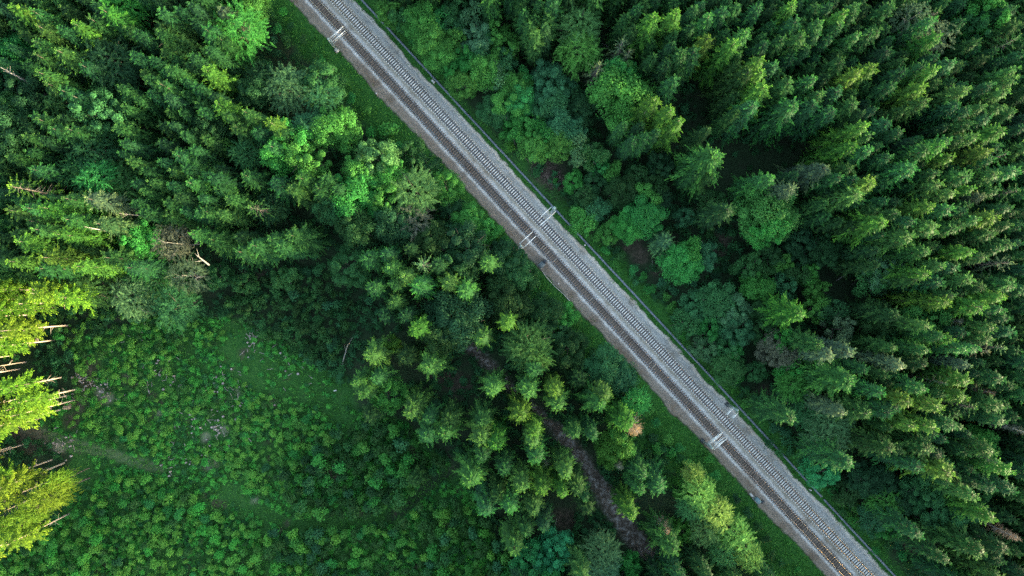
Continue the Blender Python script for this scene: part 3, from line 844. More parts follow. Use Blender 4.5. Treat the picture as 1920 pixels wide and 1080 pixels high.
# ------------------------------------------------------------------ every tree of the photograph: x y radius tint [height]
# where its tip (spruces, pines) or the middle of its crown (the rest) is seen, in photograph pixels
SPRUCE = """
33 12 3 y;56 17 3 l;17 11 3 y;67 46 3 l;60 75 3.2 l;103 92 4.8 l;136 42 3.6 y;167 33 3.4 m;106 50 2.8 m;189 15 3 y;206 31 3 m;233 50 2.8 m;250 58 2.8 m;297 17 2.8 m;330 14 2.8 m;295 56 2.8 m;306 45 2.6 d;67 133 4 l;64 100 3 m;85 155 4.2 m;111 167 3.4 m;133 178 3.4 m;150 120 4 m
244 100 2.8 m;281 108 2.5 m;303 94 2.8 m;319 105 2.6 m;303 133 2.6 m;272 144 2.8 m;297 155 3 m;350 119 2.6 t;383 52 3.6 l;383 128 4.4 y;361 161 2.8 m;367 192 2.8 m;314 206 2.6 m;336 208 2.6 m;300 233 2.6 d;339 250 2.8 m;381 258 2.6 m;297 267 2.6 d;325 286 2.8 m;405 192 3.4 y;347 119 2.4 t
69 222 3 m;92 239 3.4 m;56 217 2.8 m;124 240 3 m;111 11 3 d;172 6 3 d;411 14 3.4 g;411 72 3.6 m;455 207 3.8 l;439 236 3.4 m;505 228 3 y;478 244 3 m;505 272 3 l;522 244 3 m;375 205 2.8 m
56 316 3 m;11 293 3 m;161 371 3.4 g;117 371 3 m;42 388 3.2 l;72 388 3 y;11 393 3.2 l;117 410 3.2 l;50 413 3 m;58 429 3 l;28 452 3.6 y;100 438 3.8 y;178 418 5 s;194 482 3.4 m;75 482 3.4 y;11 490 3.8 y;69 504 3.6 l;139 499 4.2 y;236 502 4.2 m;311 404 2.6 m;317 318 2.8 m;342 313 2.8 m;350 341 2.8 l;314 346 2.8 m;308 379 2.8 m;369 396 3 m;381 327 2.6 m
330 290 3.2 m;353 300 2.6 m;403 316 2.6 d;394 332 2.8 m;403 354 2.8 m;424 372 3.8 m;381 396 3.8 m;339 393 2.6 m;456 327 3.8 m;511 341 3.6 m;561 332 3.2 l;544 352 3.4 m;594 352 3.4 m;628 352 2.8 m;605 335 2.8 m;394 449 4.4 m;357 438 3 l;442 443 2.8 t;444 471 3.8 m;472 460 3.6 m;505 449 3.4 m;522 460 3.4 m;544 441 4.2 m;686 485 3.2 m;719 477 3 m;728 502 3 l;756 518 3 l;783 535 3.6 l;838 530 4 l;869 546 4 l;694 541 2.8 m;736 532 2.6 m;914 491 3 l;819 496 3 d;767 465 3 d
734 567 2.8 s;717 592 2.6 d;756 592 2.8 d;780 617 3.4 y;951 606 2.7 y;901 636 4 l;1003 697 3 m;692 669 4.2 l;756 672 3.2 d;801 690 4.8 l;664 722 2.8 l;701 714 3 m;676 739 3.6 l;767 775 4.2 l;923 733 3.8 l;992 737 3.2 l;975 783 3.8 y;839 794 3.4 m;903 794 3.4 m;801 789 3 m;689 781 3 d
831 816 4.2 l;798 822 3.4 m;901 824 4.4 l;928 836 3.6 y;1003 815 2.6 y;1000 833 2.8 l;1006 863 3.2 l;903 860 2.8 m;881 905 4.8 l;945 886 2.8 m;978 916 3.2 l;1017 921 4.4 y;934 936 2.8 m;956 958 3.4 l;909 963 4.2 m;1001 961 3.2 m;987 1002 3.2 m;964 1036 3.6 l;776 902 3 m;1042 738 2.8 y;1048 760 3.8 l;1087 713 3.4 t;1126 760 4.6 l;1137 743 3 l;1081 816 2.6 m;1114 821 2.6 m;1178 796 3.6 y;1063 891 3.2 l;1057 930 2.6 y;1085 922 2.9 m;1099 938 2.2 g;1021 994 2.8 d;1104 961 2.6 d;1207 897 3.8 m;1204 924 2.6 l;1238 919 4.2 m;1188 972 3 y;1266 1036 5 l
1228 26 4.6 y;1272 19 4.2 y;1333 26 3.4 l;1306 12 2.8 m;1331 67 3 y;1283 94 4 m;1381 76 3.6 y;1403 55 4.2 l;1231 183 4 y;1261 203 3.2 y;1278 222 3.8 y;1344 290 6.4 l;1305 93 3.4 m;1361 14 3.2 m;1386 8 3 m;1428 8 4 m;1492 4 3.4 y;1497 36 3.6 m;1542 39 3.4 l;1439 78 3.2 m;1472 69 3 m;1508 64 3.4 l;1538 60 2.8 m;1589 19 3 y;1561 8 2.8 m;1536 8 2.8 m;1608 22 2.8 m;1580 42 3.2 m;1614 61 3.8 l;1639 58 3 m;1431 107 2.8 y;1457 119 3 m;1432 131 3 y;1408 131 4.8 m;1436 161 5.2 y;1483 153 3.6 m;1531 144 3.8 l;1581 114 3.6 m;1617 131 4 y;1644 121 3.2 y;1494 194 5 l;1531 194 3.6 m;1544 172 3 m;1578 167 3.6 m;1606 192 3.2 m;1567 206 3.2 m;1628 233 3.2 y;1639 250 2.6 l;1417 194 4.6 m
1612 6 2.8 m;1676 8 3 m;1756 33 3 l;1767 64 3.2 y;1909 11 3.2 m;1914 42 3.2 m;1653 53 3 m;1670 92 3 d;1737 122 3 m;1700 130 3 m;1762 125 3.2 y;1792 114 3.4 m;1681 156 4 m;1739 158 4.4 y;1742 186 3 l;1820 164 3.6 l;1909 144 3 l;1867 156 3 m;1914 125 2.8 l;1895 169 3 l;1850 197 3 m;1800 194 3 m;1820 206 2.8 m;1884 197 3 m;1906 208 3 m;1695 244 4 m;1670 228 3.2 m;1823 230 3.2 m;1859 219 3 m;1887 242 3.6 y;1837 253 3.8 l;1812 256 3 m;1784 261 3 l;1770 272 3.4 y;1745 278 3.6 l;1862 281 3.2 y;1792 292 2.8 y;1673 292 3 m;1867 297 2.8 l
1606 271 4 y;1637 279 4 l;1553 313 5 g;1581 329 4 l;1600 313 3 m;1608 335 3.4 m;1614 362 5.2 l;1640 341 3.6 y;1662 416 5.8 y;1489 352 4 g;1450 332 4 l;1369 391 3.4 d;1717 313 5 l;1767 343 4 l;1763 322 3 m;1795 360 3 l;1831 352 2.6 y;1850 368 2.4 g;1753 385 4.2 y;1787 390 3.2 l;1814 393 3 m;1687 399 3.2 m;1717 413 3.2 m;1759 424 3.6 l;1712 443 4.6 l;1745 471 4.2 l;1809 421 3 m;1798 427 3 l;1839 410 3.4 l;1876 407 3.6 y;1900 388 2.8 m;1912 318 3.2 l;1876 324 3.4 l;1823 327 3.6 l;1900 421 2.8 m;1867 438 3.2 m;1903 457 3 m;1828 471 4 y;1881 466 3 m;1853 482 3.2 m;1745 513 3.8 y;1726 524 3 m;1773 499 3 l;1798 502 3.4 m;1770 529 3.2 m;1828 524 3.8 l;1850 538 3 m;1906 535 3.4 l;1792 554 3 m;1887 556 3 y;1250 452 3.6 s
1507 589 5.4 y;1543 648 4 m;1562 667 3.4 g;1601 662 3.2 g;1784 567 3.8 y;1848 576 3.6 y;1884 560 3 y;1887 581 2.8 l;1895 597 3 m;1870 616 2.8 l;1906 624 2.8 m;1864 637 3 m;1817 626 3 m;1792 637 3.8 y;1772 632 3 l;1745 659 3.8 l;1817 656 3 l;1839 656 3 l;1739 684 3 d;1698 687 3.2 g;1823 687 2.6 g;1884 712 3.6 m;1823 717 3.4 y;1739 731 4.2 l;1712 756 3.4 y;1817 748 3.4 y;1884 764 3.2 m;1770 767 3.2 y;1776 742 2.6 m;1889 792 3 m;1659 739 3 l;1673 776 3.4 m;1689 767 2.8 m;1759 806 3.2 y;1720 803 3.4 y;1795 801 3.2 m;1631 778 5 m;1587 776 3 g;1748 612 2.8 l;1687 592 4 d;1748 844 6.4 m;1676 844 5 m;1789 891 5.2 y;1731 880 4 m;1870 852 3.6 l;1903 888 3.2 y;1909 924 3 m;1870 919 3 m;1837 936 3.4 l;1731 1008 3.4 m;1784 1058 3.8 m;1850 1042 5.4 m;1892 1036 3.6 d;1870 977 4.6 y;1598 874 5 m;1598 717 6.6 l;1490 787 4 m
"""
STAR = """
467 388 3 m;17 349 4.2 y;789 496 2.8 s;1024 872 2 g;1125 119 3 g;1169 75 2.8 g;1182 93 2 g;1764 19 2.8 m;1912 69 3 m;1892 287 3 m;1912 356 2.8 m;1898 493 3 g;1831 766 3.2 m;1776 720 2.6 d;1856 659 2.4 z;1873 869 2.8 s;1887 653 2.4 s
"""
PINE = """
101 577 3.2 p base;128 610 3.4 p base;100 638 3 p base;28 666 2.8 p base;48 679 2.8 p base;35 692 2.8 p base;122 706 3 p base;72 720 3 p base;149 729 3.2 p base;130 741 3 p base;108 752 3 p base;140 750 3 p base;117 767 3 p base;76 784 3.2 p base;25 751 3 p base;16 777 3 p base;44 833 2.8 p base;26 836 2.8 p base;98 862 3.2 p base;121 868 3.4 p base;95 901 2.8 p base;57 936 3 p base;22 972 2.8 p base;226 555 3.6 p base;180 548 3.6 p base;150 566 3.2 p base;96 543 3.4 p base;70 560 3.4 p base;60 590 3.2 p base;42 628 3.2 p base;132 962 3.2 p base;55 995 3.4 p base;60 742 3.2 p base;40 730 3 p base;62 880 3 p base;40 900 3.2 p base;30 540 3.4 p base
"""
BROAD = """
200 215 5.8 t 19;36 94 4.5 f 14;6 111 3 t 14;17 155 4 t 14;42 250 6 d 18;64 186 5 d 17;28 206 4 t 16;17 53 4 d 18;28 302 4 d 16;478 11 4 f 12;600 155 5 t 12;628 244 5.2 f 16;558 267 5 f 15;442 278 2.6 f 13;578 299 5.2 f 16;528 291 4.2 f 15;264 449 4.6 f 15;250 585 3.2 t 9;456 532 2.8 t 8;533 521 3.2 t 7;411 518 3 t 8;478 178 4 d 12;405 250 4 d 15
711 299 5.2 w 17;675 324 4.2 f 16;730 327 4.2 f 15;669 366 6 f 16;722 371 4.4 f 15;744 416 5 d 14;669 424 5 d 14;772 291 3.8 d 11;800 313 3.4 d 10;833 349 4 f 10;844 393 3.2 d 7;878 415 4 f 9;908 432 3.6 f 8;872 465 6 d 15;861 499 5 d 14;811 449 4.2 d 14;658 504 5 t 12;933 471 3.2 d 9;953 491 5 d 11;967 516 4 t 10;939 532 4 d 10;989 524 3.2 t 8;622 385 4 t 12
728 25 3.2 f 9;753 33 3 t 9;792 44 4.4 f 11;825 36 3.4 f 11;856 22 3.6 t 11;889 28 3.4 s 11;850 47 3.4 t 10;811 78 4.2 f 11;853 81 3.4 f 11;828 108 4 f 10;894 78 4 s 12;906 92 3.6 t 11;944 86 4 f 12;933 67 3.4 f 12;878 117 4 f 11;911 133 4.2 f 12;872 156 4 f 10;933 147 3.6 s 11;950 111 3.6 t 11;856 133 3.6 f 10;967 164 4 f 11;983 147 2.4 f 10;950 194 4.6 f 11;928 211 4 t 9;978 194 4 f 11;992 228 4.2 f 11;967 239 3.8 f 10;1033 167 5 t 13;1028 144 4 t 12;1033 200 4.6 t 12;1019 250 3 f 12;1050 267 4.2 f 12;1006 272 4.2 f 10;1069 250 4 t 12;1083 278 3.8 s 12;1067 180 3.6 d 10;1089 203 4 d 12;1045 235 4 t 12
1161 178 7.2 f 18;1161 145 4.5 f 17;1125 310 2.8 f 7;1147 324 2.8 f 7;1075 341 2.8 f 6;1114 341 3 d 7;1192 332 3.4 d 8;1231 341 3.6 d 9;1283 407 2.7 t 8;1214 368 3.4 f 9;1206 407 5 f 11;1178 427 4 f 9;1142 438 3.2 f 7;1094 413 3.6 f 7;1119 393 3.4 t 7;1278 491 4.8 f 11;1294 471 3.2 f 12;1322 479 3.4 t 8;1333 379 3.8 d 10;1167 357 4.2 d 9;1110 288 3.6 t 11;1098 370 3.2 d 7;1240 310 3.8 d 9
1433 396 6.4 l 21;1458 414 4.6 l 20;1436 425 4.6 f 19;1406 502 3.7 t 10;1433 507 2.6 t 8;1467 496 2.9 f 9;1444 477 3.4 d 9;1469 532 3.4 t 9;1517 513 3 f 10;1494 516 3 d 10;1417 541 4 f 11;1528 543 3 f 10;1500 454 3.6 d 10;1544 471 4 d 12;1490 480 3.4 d 9;1659 505 5.2 s 16;1633 525 3.6 t 14
1418 542 3.6 f 11;1346 567 5 t 12;1371 581 4.2 s 12;1379 617 4.2 t 11;1332 612 3.4 f 9;1287 606 3.6 t 8;1321 653 3.4 s 8;1359 653 3.6 t 8;1379 653 2.9 f 8;1529 578 3.2 f 11;1576 617 3.7 g 15;1457 658 4.2 z 13;1459 639 3 f 13;1484 681 3.7 f 12;1529 709 3.8 f 12;1532 762 3.4 f 10;1418 698 3 t 6;1362 687 4 t 9;1446 767 2.6 t 6;1557 584 3.6 d 12;1426 580 4 d 10;1430 618 3.6 d 10;1310 575 4 t 8;1475 740 3.6 d 8
1645 601 4.6 d 16;1726 601 5.4 l 20;1720 622 4.2 l 20;1678 662 3.4 f 15;1660 640 3.8 d 14;1539 886 4.2 e 9;1820 872 4.2 f 16;1826 827 4.2 f 17;1726 924 4.6 t 15;1756 952 5 t 15;1798 952 5 t 16;1637 972 3.6 t 8;1676 986 3.4 f 8;1617 899 4 d 9;1653 899 4 d 10;1834 911 3.8 t 16;1814 933 3.8 t 16;1690 930 4 d 11;1590 925 3.4 d 7;1837 30 5.2 f 24;1823 58 4.6 m 22
856 600 7.2 d 16;830 625 4.6 d 15;953 575 5 d 13;737 647 2.4 y 11;726 739 4.2 f 14;996 1044 4.4 e 13;1046 1027 4.2 e 13;1038 1063 3.4 e 12;1020 1048 3.6 e 13;1179 1061 3.4 f 11;1088 1063 4 d 10;1153 843 4.4 y 13;1165 830 3.6 f 13;1137 682 4.8 t 11;1159 704 4.2 t 10;1059 593 3.4 f 9;1026 585 4.2 d 11;1067 654 4.8 d 11;1040 625 4 d 10;1170 724 3 t 7;1192 760 3 f 6;1279 997 3 y 10;1277 916 2.6 y 11;"""
SOFT = """
105 925 4.0 p 20;66 955 3.6 p 21;30 985 3.6 p 20;116 900 2.8 p 17;
1312 921 4.4 v 18;1343 958 4.2 v 18.5;1376 998 4.2 v 18;1292 950 3.4 w 15;1322 992 3.8 w 16;1402 1036 3.8 v 17;1352 1034 3.6 w 15;1300 890 2.8 v 15
222 125 6.4 d 20;240 13 5 f 18;333 67 5 d 17;342 97 4.2 d 16;180 285 5 m 17;156 324 4.4 t 15;194 332 5 f 17;236 349 5.6 m 16;278 529 5 t 14;292 551 4.2 t 13;125 192 4.4 m 17;47 281 4 m 16;261 214 3.4 d 9;456 58 6.2 f 17;544 167 5.6 s 14;603 178 4.6 t 12;494 150 4 d 12;578 241 4.4 t 14;467 290 4.2 t 14;614 385 4.4 d 12;511 393 4 d 13;780 357 6 w 16;1086 56 5.6 w 19;1086 94 5.4 f 18;1484 720 4.4 f 12;1559 789 6 s 15;1548 812 5.6 s 14;1659 938 4.4 f 11;989 650 6.2 m 17;1004 665 4 l 16;1127 1030 5 s 16;1132 1062 4.6 s 15;1195 754 3.4 f 12;255 560 5.4 s 18;333 575 5.2 m 18;181 546 4.2 m 20;1510 770 4.4 t 11;1235 372 3.4 d 8
"""
BARE = """
328 454 4.6 z 16;356 516 4.8 g 16;778 412 4.8 z 14;1698 39 3.8 g 25;1737 78 4.2 g 25;1472 670 3.4 z 12
"""
DEAD = """
1192 804 3.1 x 18;1161 873 2.0 z 14;1249 994 2.2 x 14;1892 1002 2.4 x 20;1909 806 2.2 z 23;1848 734 1.6 k 20;1789 602 2.2 z 20;1620 905 2.2 z 8
"""
def rows(s):
    for ln in s.replace('\n', ';').split(';'):
        if ln.strip():
            yield ln.split()

def spruce_height(px, py):
    if px > 1190 and py < 1100 and (px - 588.5 - 0.9264 * py) > 130:
        return 25.5
    if px < 300 and py > 320:
        return 24.0
    if 640 < px < 1330 and py > 440:
        return 20.0
    if px < 300:
        return 23.5
    return 20.5

TREES = []      # dict(kind, px, py, x, y, h, r, tint)
rnd = random.Random(11)
for kind, tab in (('spruce', SPRUCE), ('star', STAR), ('pine', PINE), ('broad', BROAD), ('soft', SOFT), ('bare', BARE), ('dead', DEAD)):
    for q in rows(tab):
        px, py, r, tint = float(q[0]), float(q[1]), float(q[2]), q[3]
        k = kind
        if kind in ('spruce', 'star', 'pine'):
            h = spruce_height(px, py) + {'y': 1.2, 'l': 0.5, 'm': -0.9, 'd': -2.6, 'g': -0.6, 't': -1.6, 's': -1.0}.get(tint, 0) + rnd.uniform(-0.9, 0.9) + (2.2 if px < 170 and 320 < py < 570 else 0)
            if kind == 'pine':
                h = rnd.uniform(21, 25)
            if r < 2.7 and kind == 'spruce':
                h -= 1.2
            zt = h
            if kind == 'spruce' and r >= 3.7:
                k = 'fan'
            if (px, py) == (1250, 452) or (px, py) == (1087, 713):
                zt = h = 11.0
            if (px, py) in ((776, 902), (1250, 452), (1024, 872)):
                zt = h = 10.0
        else:
            h = float(q[4]) + (2.5 if px < 620 and py < 340 and r >= 4 else 0)
            zt = h * 0.62 if kind in ('broad', 'soft', 'bare') else h * 0.85
            if kind == 'broad' and r < 3.95:
                k = 'small'
        x, y, _ = at(px, py, 0.0 if q[-1] == 'base' else zt)
        TREES.append(dict(kind=k, fam=kind, px=px, py=py, x=x, y=y, h=h, r=r, tint=tint))

# trees standing just inside the edges of the picture whose tips lean out of it
edge = random.Random(21)
pts = [(t['x'], t['y']) for t in TREES]
for _ in range(6000):
    x, y = edge.uniform(-131, 131), edge.uniform(-76, 76)
    px, py = to_px(x, y, 23)
    if -5 < px < 1925 and -5 < py < 1085:
        continue
    qx, qy = to_px(x, y)
    s, t = rail_st(x, y)
    if -14 < t < 15 or in_poly([qx], [qy], CLEAR)[0] or (qx < 140 and qy > 560) or (qy > 900 and 560 < qx < 970) or (qx < 700 and qy > 900):
        continue
    if any((x - a) ** 2 + (y - b) ** 2 < 3.9 ** 2 for a, b in pts):
        continue
    pts.append((x, y))
    tint = edge.choice('mmmdl')
    TREES.append(dict(kind='spruce', fam='edge', px=px, py=py, x=x, y=y, h=edge.uniform(21, 25), r=edge.uniform(2.7, 3.3), tint=tint))
FILL = []       # slimmer shaded spruces between them, part of the forest mass
fill = random.Random(31)
BIGS = [(t['x'], t['y'], t['r'] * 0.9 + 1.6) for t in TREES if t['fam'] in ('broad', 'soft', 'bare')]
GLADES = [(1560, 545, 75, 36), (1430, 285, 130, 48), (1290, 210, 40, 60), (1465, 350, 30, 30), (265, 250, 42, 60), (1760, 220, 24, 18), (1840, 120, 22, 16), (1715, 235, 22, 16)]
for _ in range(12000):
    x, y = fill.uniform(-118, 126), fill.uniform(-70, 70)
    h = fill.uniform(18.5, 23.2)
    px, py = to_px(x, y, h)
    s, t = rail_st(x, y)
    qx, qy = to_px(x, y)
    right = t > 24 and (px - 588.5 - 0.9264 * py) > 300 and not (py > 480 and px < 1620 and t < 45) and not (330 < py and px < 1500)
    left = px < 420 and py < 520 and not (qx > 300 and qy > 420) and not in_poly([qx], [qy], CLEAR)[0]
    if not (right or left):
        continue
    if any(((qx - a) / c) ** 2 + ((qy - b_) / d) ** 2 < 1 or ((px - a) / c) ** 2 + ((py - b_) / d) ** 2 < 1 for a, b_, c, d in GLADES):
        continue
    if any((x - a) ** 2 + (y - b_) ** 2 < c * c for a, b_, c in BIGS):
        continue
    if any((x - a) ** 2 + (y - b_) ** 2 < 2.45 ** 2 for a, b_ in pts):
        continue
    pts.append((x, y))
    FILL.append(dict(kind='spruce', fam='spruce', px=px, py=py, x=x, y=y, h=h, r=fill.uniform(2.2, 2.9), tint=fill.choice('dmm')))
print('fill', len(FILL))
print('trees', len(TREES), {k: sum(t['fam'] == k for t in TREES) for k in ('spruce', 'star', 'pine', 'broad', 'soft', 'bare', 'dead', 'edge')})
# ------------------------------------------------------------------ landmarks: x y | short phrase | full label (empty: only referred to)
LAND = [q.split('|') for q in """
624 84|topmost mast|
1036 394|trough mast|
976 462|twin-armed mast|
1376 772|slim mast|
1330 835|crossbar mast|
1016 496|grey-green cabinet|
1418 936|signal cabinet|
812 153|cable pit|
128 762|log pile|
1025 324|brushwood heap|
1060 825|muddy track's bend|
1205 1020|muddy track's foot|
905 675|muddy track's head|
790 920|dark ditch|
160 838|grassy path|
1570 545|dark glade|
265 245|dark hollow|
560 715|dark lawn|
369 479|broken pale branch|
1735 1026|curved pale log|
1698 39|upper ashen tree|pale ash-grey tree in the dark spruce stand, the upper of two
1737 78|lower ashen tree|pale ash-grey tree in the dark spruce stand, the lower of two
1764 19|russet-topped star spruce|sparse spruce with a bare russet star-shaped top beside the upper ash-grey tree
1837 30|round-headed tree|large round-headed green broadleaf standing among spruces at the top right
1912 69|corner star spruce|sparse dark star-shaped spruce cut by the right edge near the top corner
1892 287|pinkish star spruce|sparse star-shaped spruce with pinkish bare centre amid yellow-tipped spruces
1912 356|edge star spruce|dark star-shaped spruce at the right edge below the pinkish star spruce
1898 493|pale star spruce|pale-branched star-shaped spruce at the right edge, halfway down
1831 766|silver star spruce|star-shaped spruce with thin silvery arms and dark gaps between them
1776 720|dark star spruce|dark sparse spruce with grey star centre left of the silver star spruce
1856 659|bare brown star|bare brown star-shaped dead top among green spruces
1873 869|grey star spruce|grey-green sparse star spruce beside the fresh green broadleaf in the lower right stand
1887 653|curved pale spruce|small sparse spruce with pale curved branches right of the bare brown star
1344 290|lone spreading spruce|large lone spruce with spreading dark branches, yellow tip and bare grey trunk showing
1433 396|great broad tree|great broad green tree with golden right edge beside the dark open ground
1450 332|half-gold spruce|grey-green spruce with golden right flank just above the great broad tree
1553 313|silver-branched spruce|spruce with long silvery grey-green branches above the great fan spruce
1640 341|lime-headed spruce|short pale lime-headed spruce standing in front of dark long-branched spruces
1662 416|great fan spruce|great fan-branched spruce with golden lower branches above the dark glade
1659 505|wispy grey tree|wispy blue-grey broadleaf tree at the edge of the dark glade
1507 589|golden-crested spruce|broad spruce with golden right-hand crest beside the thicket below the dark glade
1576 617|silvery tree|silvery grey tree between the golden-crested spruce and the broad dark broadleaf
1457 658|brownish grey tree|half-dead brownish grey tree in the thicket above the slim mast
1562 667|grey star-headed spruce|grey-green spruce with thin starry head just above the huge domed spruce
1598 717|huge domed spruce|huge domed spruce with yellow right edge beyond the thicket
1789 891|ochre-sided spruce|large spruce with ochre-yellow right side in the lower right stand
1892 1002|dead brown spruce|dead brown spruce leaning out at the lower right edge
1909 806|feathery dead spruce|feathery grey-brown dead spruce at the right edge
1848 734|broken grey snag|thin broken grey-brown snag in a dark gap of the right stand
1789 602|grey bare twigs|small bare grey treetop in a dark gap between yellow-tipped spruces
1726 601|two-toned broad tree|broad dark green tree with yellow-green patches in the right stand
1850 368|grey-crowned spruce|small spruce with dull grey crown amid bright-tipped spruces
1748 844|long-armed dark spruce|very large dark spruce with long arms left of the ochre-sided spruce
1870 977|olive-gold spruce|olive spruce with golden head just above the dead brown spruce
1850 1042|bottom fan spruce|large dark fan-branched spruce at the lower right corner, below the dead brown spruce
1539 886|emerald bush tree|round emerald broadleaf close to the cable trough opposite the signal cabinet
1659 938|fresh feathery tree|low bright feathery tree between the emerald bush tree and the curved pale log
1820 872|lime broadleaf|fresh lime-green broadleaf squeezed among spruces left of the grey star spruce
1086 56|tall feathery tree|tall feathery pale green tree at the top, right of the brown clearing
1125 119|thin pale spruce|thin pale spruce leaning out from below the tall feathery tree
1169 75|grey half-bare spruce|grey half-bare spruce beside the golden spruce at the top
1228 26|golden top spruce|golden-tipped spruce with long rays at the top, above the great lime dome
1161 178|great lime dome|great dome-shaped lime-green tree above the bare-trunked spruces
1231 183|bare-trunked golden spruce|golden star-shaped spruce with bare grey trunk right of the great lime dome
1278 222|golden leaning spruce|golden-tipped spruce leaning right, lowest of the three bare-trunked spruces
1283 407|round teal tree|small round blue-green tree alone on dark ground
1250 452|pale leaning spruce|short pale spruce leaning right above the bright broadleaf with fallen sticks beside it
1278 491|bright low broadleaf|bright lime-green low broadleaf beneath the short pale spruce
1206 407|yellowish round tree|yellowish green round tree right of the trough mast, by dark bare soil
983 147|bright lime treelet|small bright lime treelet in a dark gap between grey-green trees
889 28|round blue-green tree|round blue-green tree at the top of the thicket beside the railway
1161 873|grey dead treetop|small bare grey dead treetop beside the muddy track
1192 804|rust-brown dead spruce|rust-brown dead spruce against an orange-gold spruce
1178 796|orange-gold spruce|orange-gold spruce touching the rust-brown dead spruce
1249 994|fawn dead spruce|fawn dead spruce with bare trunk beside the muddy track's foot
996 1044|emerald cloud tree|emerald green cloud-like broadleaf at the bottom, left one of the cluster
1127 1030|pale willow|pale grey-green willow-like tree at the bottom between the emerald cloud tree and the mud
1312 921|great lime poplar|tallest pale lime broadleaf of the sunlit clump between muddy track and railway
1153 843|yellow-lime tree|bright yellow-lime round tree just below the orange-gold spruce
1059 593|verge lime tree|small bright lime tree at the grassy verge below the grey-green cabinet
856 600|great dark broadleaf|great dark green broadleaf in the middle of the spruce grove
737 647|tiny lime tree|tiny lime-yellow treetop in the grove left of the golden round spruce
780 617|golden round spruce|round golden-centred spruce left of the great dark broadleaf
901 636|pale star-headed spruce|pale golden star-headed spruce at the head of the muddy track
951 606|small golden star|small golden star-shaped spruce just right of the great dark broadleaf
989 650|yellow-flecked larch|feathery green tree flecked with yellow right of the muddy track's head
789 496|pale spidery spruce|pale spidery spruce with few long arms in dark shade
780 357|oval pale willow|oval pale green willow with smooth crown near the railway verge
711 299|mint-green broadleaf|large pale mint-green broadleaf above the oval pale willow
778 412|bare-branched tree|dark tree with pale bare branches showing just below the oval pale willow
833 349|round verge tree|round fresh green tree standing at the grassy verge right of the oval pale willow
872 465|grey-teal broadleaf|large soft grey-teal broadleaf left of the twin-armed mast
628 244|domed lime tree|dome-shaped bright green tree left of the mint-green broadleaf
456 58|fan-leaved larch|bright green feathery larch near the top, left of the verge
411 14|grey-tufted spruce|pale grey-tufted round spruce at the top edge above the fan-leaved larch
383 128|bright yellow spruce|bright yellow-headed spruce below the fan-leaved larch
405 192|yellow-headed pair spruce|yellow-headed spruce directly below the bright yellow spruce
544 167|soft sage tree|soft sage-green feathery tree facing the topmost mast
200 215|round teal broadleaf|round blue-green broadleaf left of the dark hollow
222 125|soft dark larch|soft dark feathery larch above the dark hollow
103 92|yellow-tipped giant spruce|giant pale spruce with one yellow tip, left of the soft dark larch
36 94|bright corner broadleaf|bright green broadleaf near the upper left corner
17 349|open-armed yellow spruce|open-armed yellow spruce at the left edge, its branches like fingers
161 371|pale bare-armed spruce|pale spruce with bare crooked arms left of the shaded feathery trees
178 418|pale sprawling spruce|pale green sprawling spruce with a bare pale trunk showing
194 332|bright feathery tree|bright feathery green tree right of the pale bare-armed spruce
180 285|shaded feathery tree|shaded green feathery tree just below the round teal broadleaf
264 449|fresh oval broadleaf|fresh green oval broadleaf left of the grey bare-topped tree
328 454|grey bare-topped tree|grey tree with bare pale top beside the broken pale branch
356 516|silver-grey tree|silver-grey thin-crowned tree below the broken pale branch
467 388|sparse star spruce|sparse star-shaped spruce with few long arms above a dark gap
544 441|star-headed dark spruce|dark star-headed spruce at the edge of the brown opening
255 560|pale reclining spruce|pale spruce stretching left above the upper end of the clearing
139 499|yellow plume pine|plume-like yellow spruce at the left, above the sunlit pines
""".strip().split('\n')]
LANDP = []
FULL = {}
for pos, phrase, full in LAND:
    x_, y_ = (float(v) for v in pos.split())
    LANDP.append((x_, y_, phrase))
    if full:
        FULL[(x_, y_)] = full

LOCAL = [(160, 838, 'grassy path'), (128, 762, 'log pile'), (190, 740, 'pale stony patch'), (60, 822, 'brown needle patch'), (480, 935, 'bare grass patch'), (560, 715, 'dark lawn'), (790, 920, 'dark ditch'),
         (255, 560, 'pale reclining spruce'), (629, 732, 'white board'), (0, 1080, 'lower left corner'), (250, 1080, "bottom edge's middle-left"), (505, 1040, 'mown strip'), (881, 905, 'leaning grove spruce'), (692, 669, 'pale tufted spruce'), (105, 925, 'broad lime-yellow tree'), (128, 610, 'longest pine trunk'), (700, 1080, 'bottom edge'), (964, 1036, 'thin grove spruce'), (330, 700, 'thicket centre'), (400, 800, 'pinkish stump field')]
LANDFULL2 = {(881, 905): 'broad leaning spruce at the right end of the dark ditch', (692, 669): 'pale tufted spruce in the grove beside the dark lawn', (105, 925): 'broad lime-yellow feathery tree at the clearing edge, below the sunlit pines', (128, 610): 'sunlit pine with the longest bare trunk, upper end of the clearing edge', (964, 1036): 'thin pale-tipped spruce just left of the emerald cloud tree'}
FULL.update(LANDFULL2)

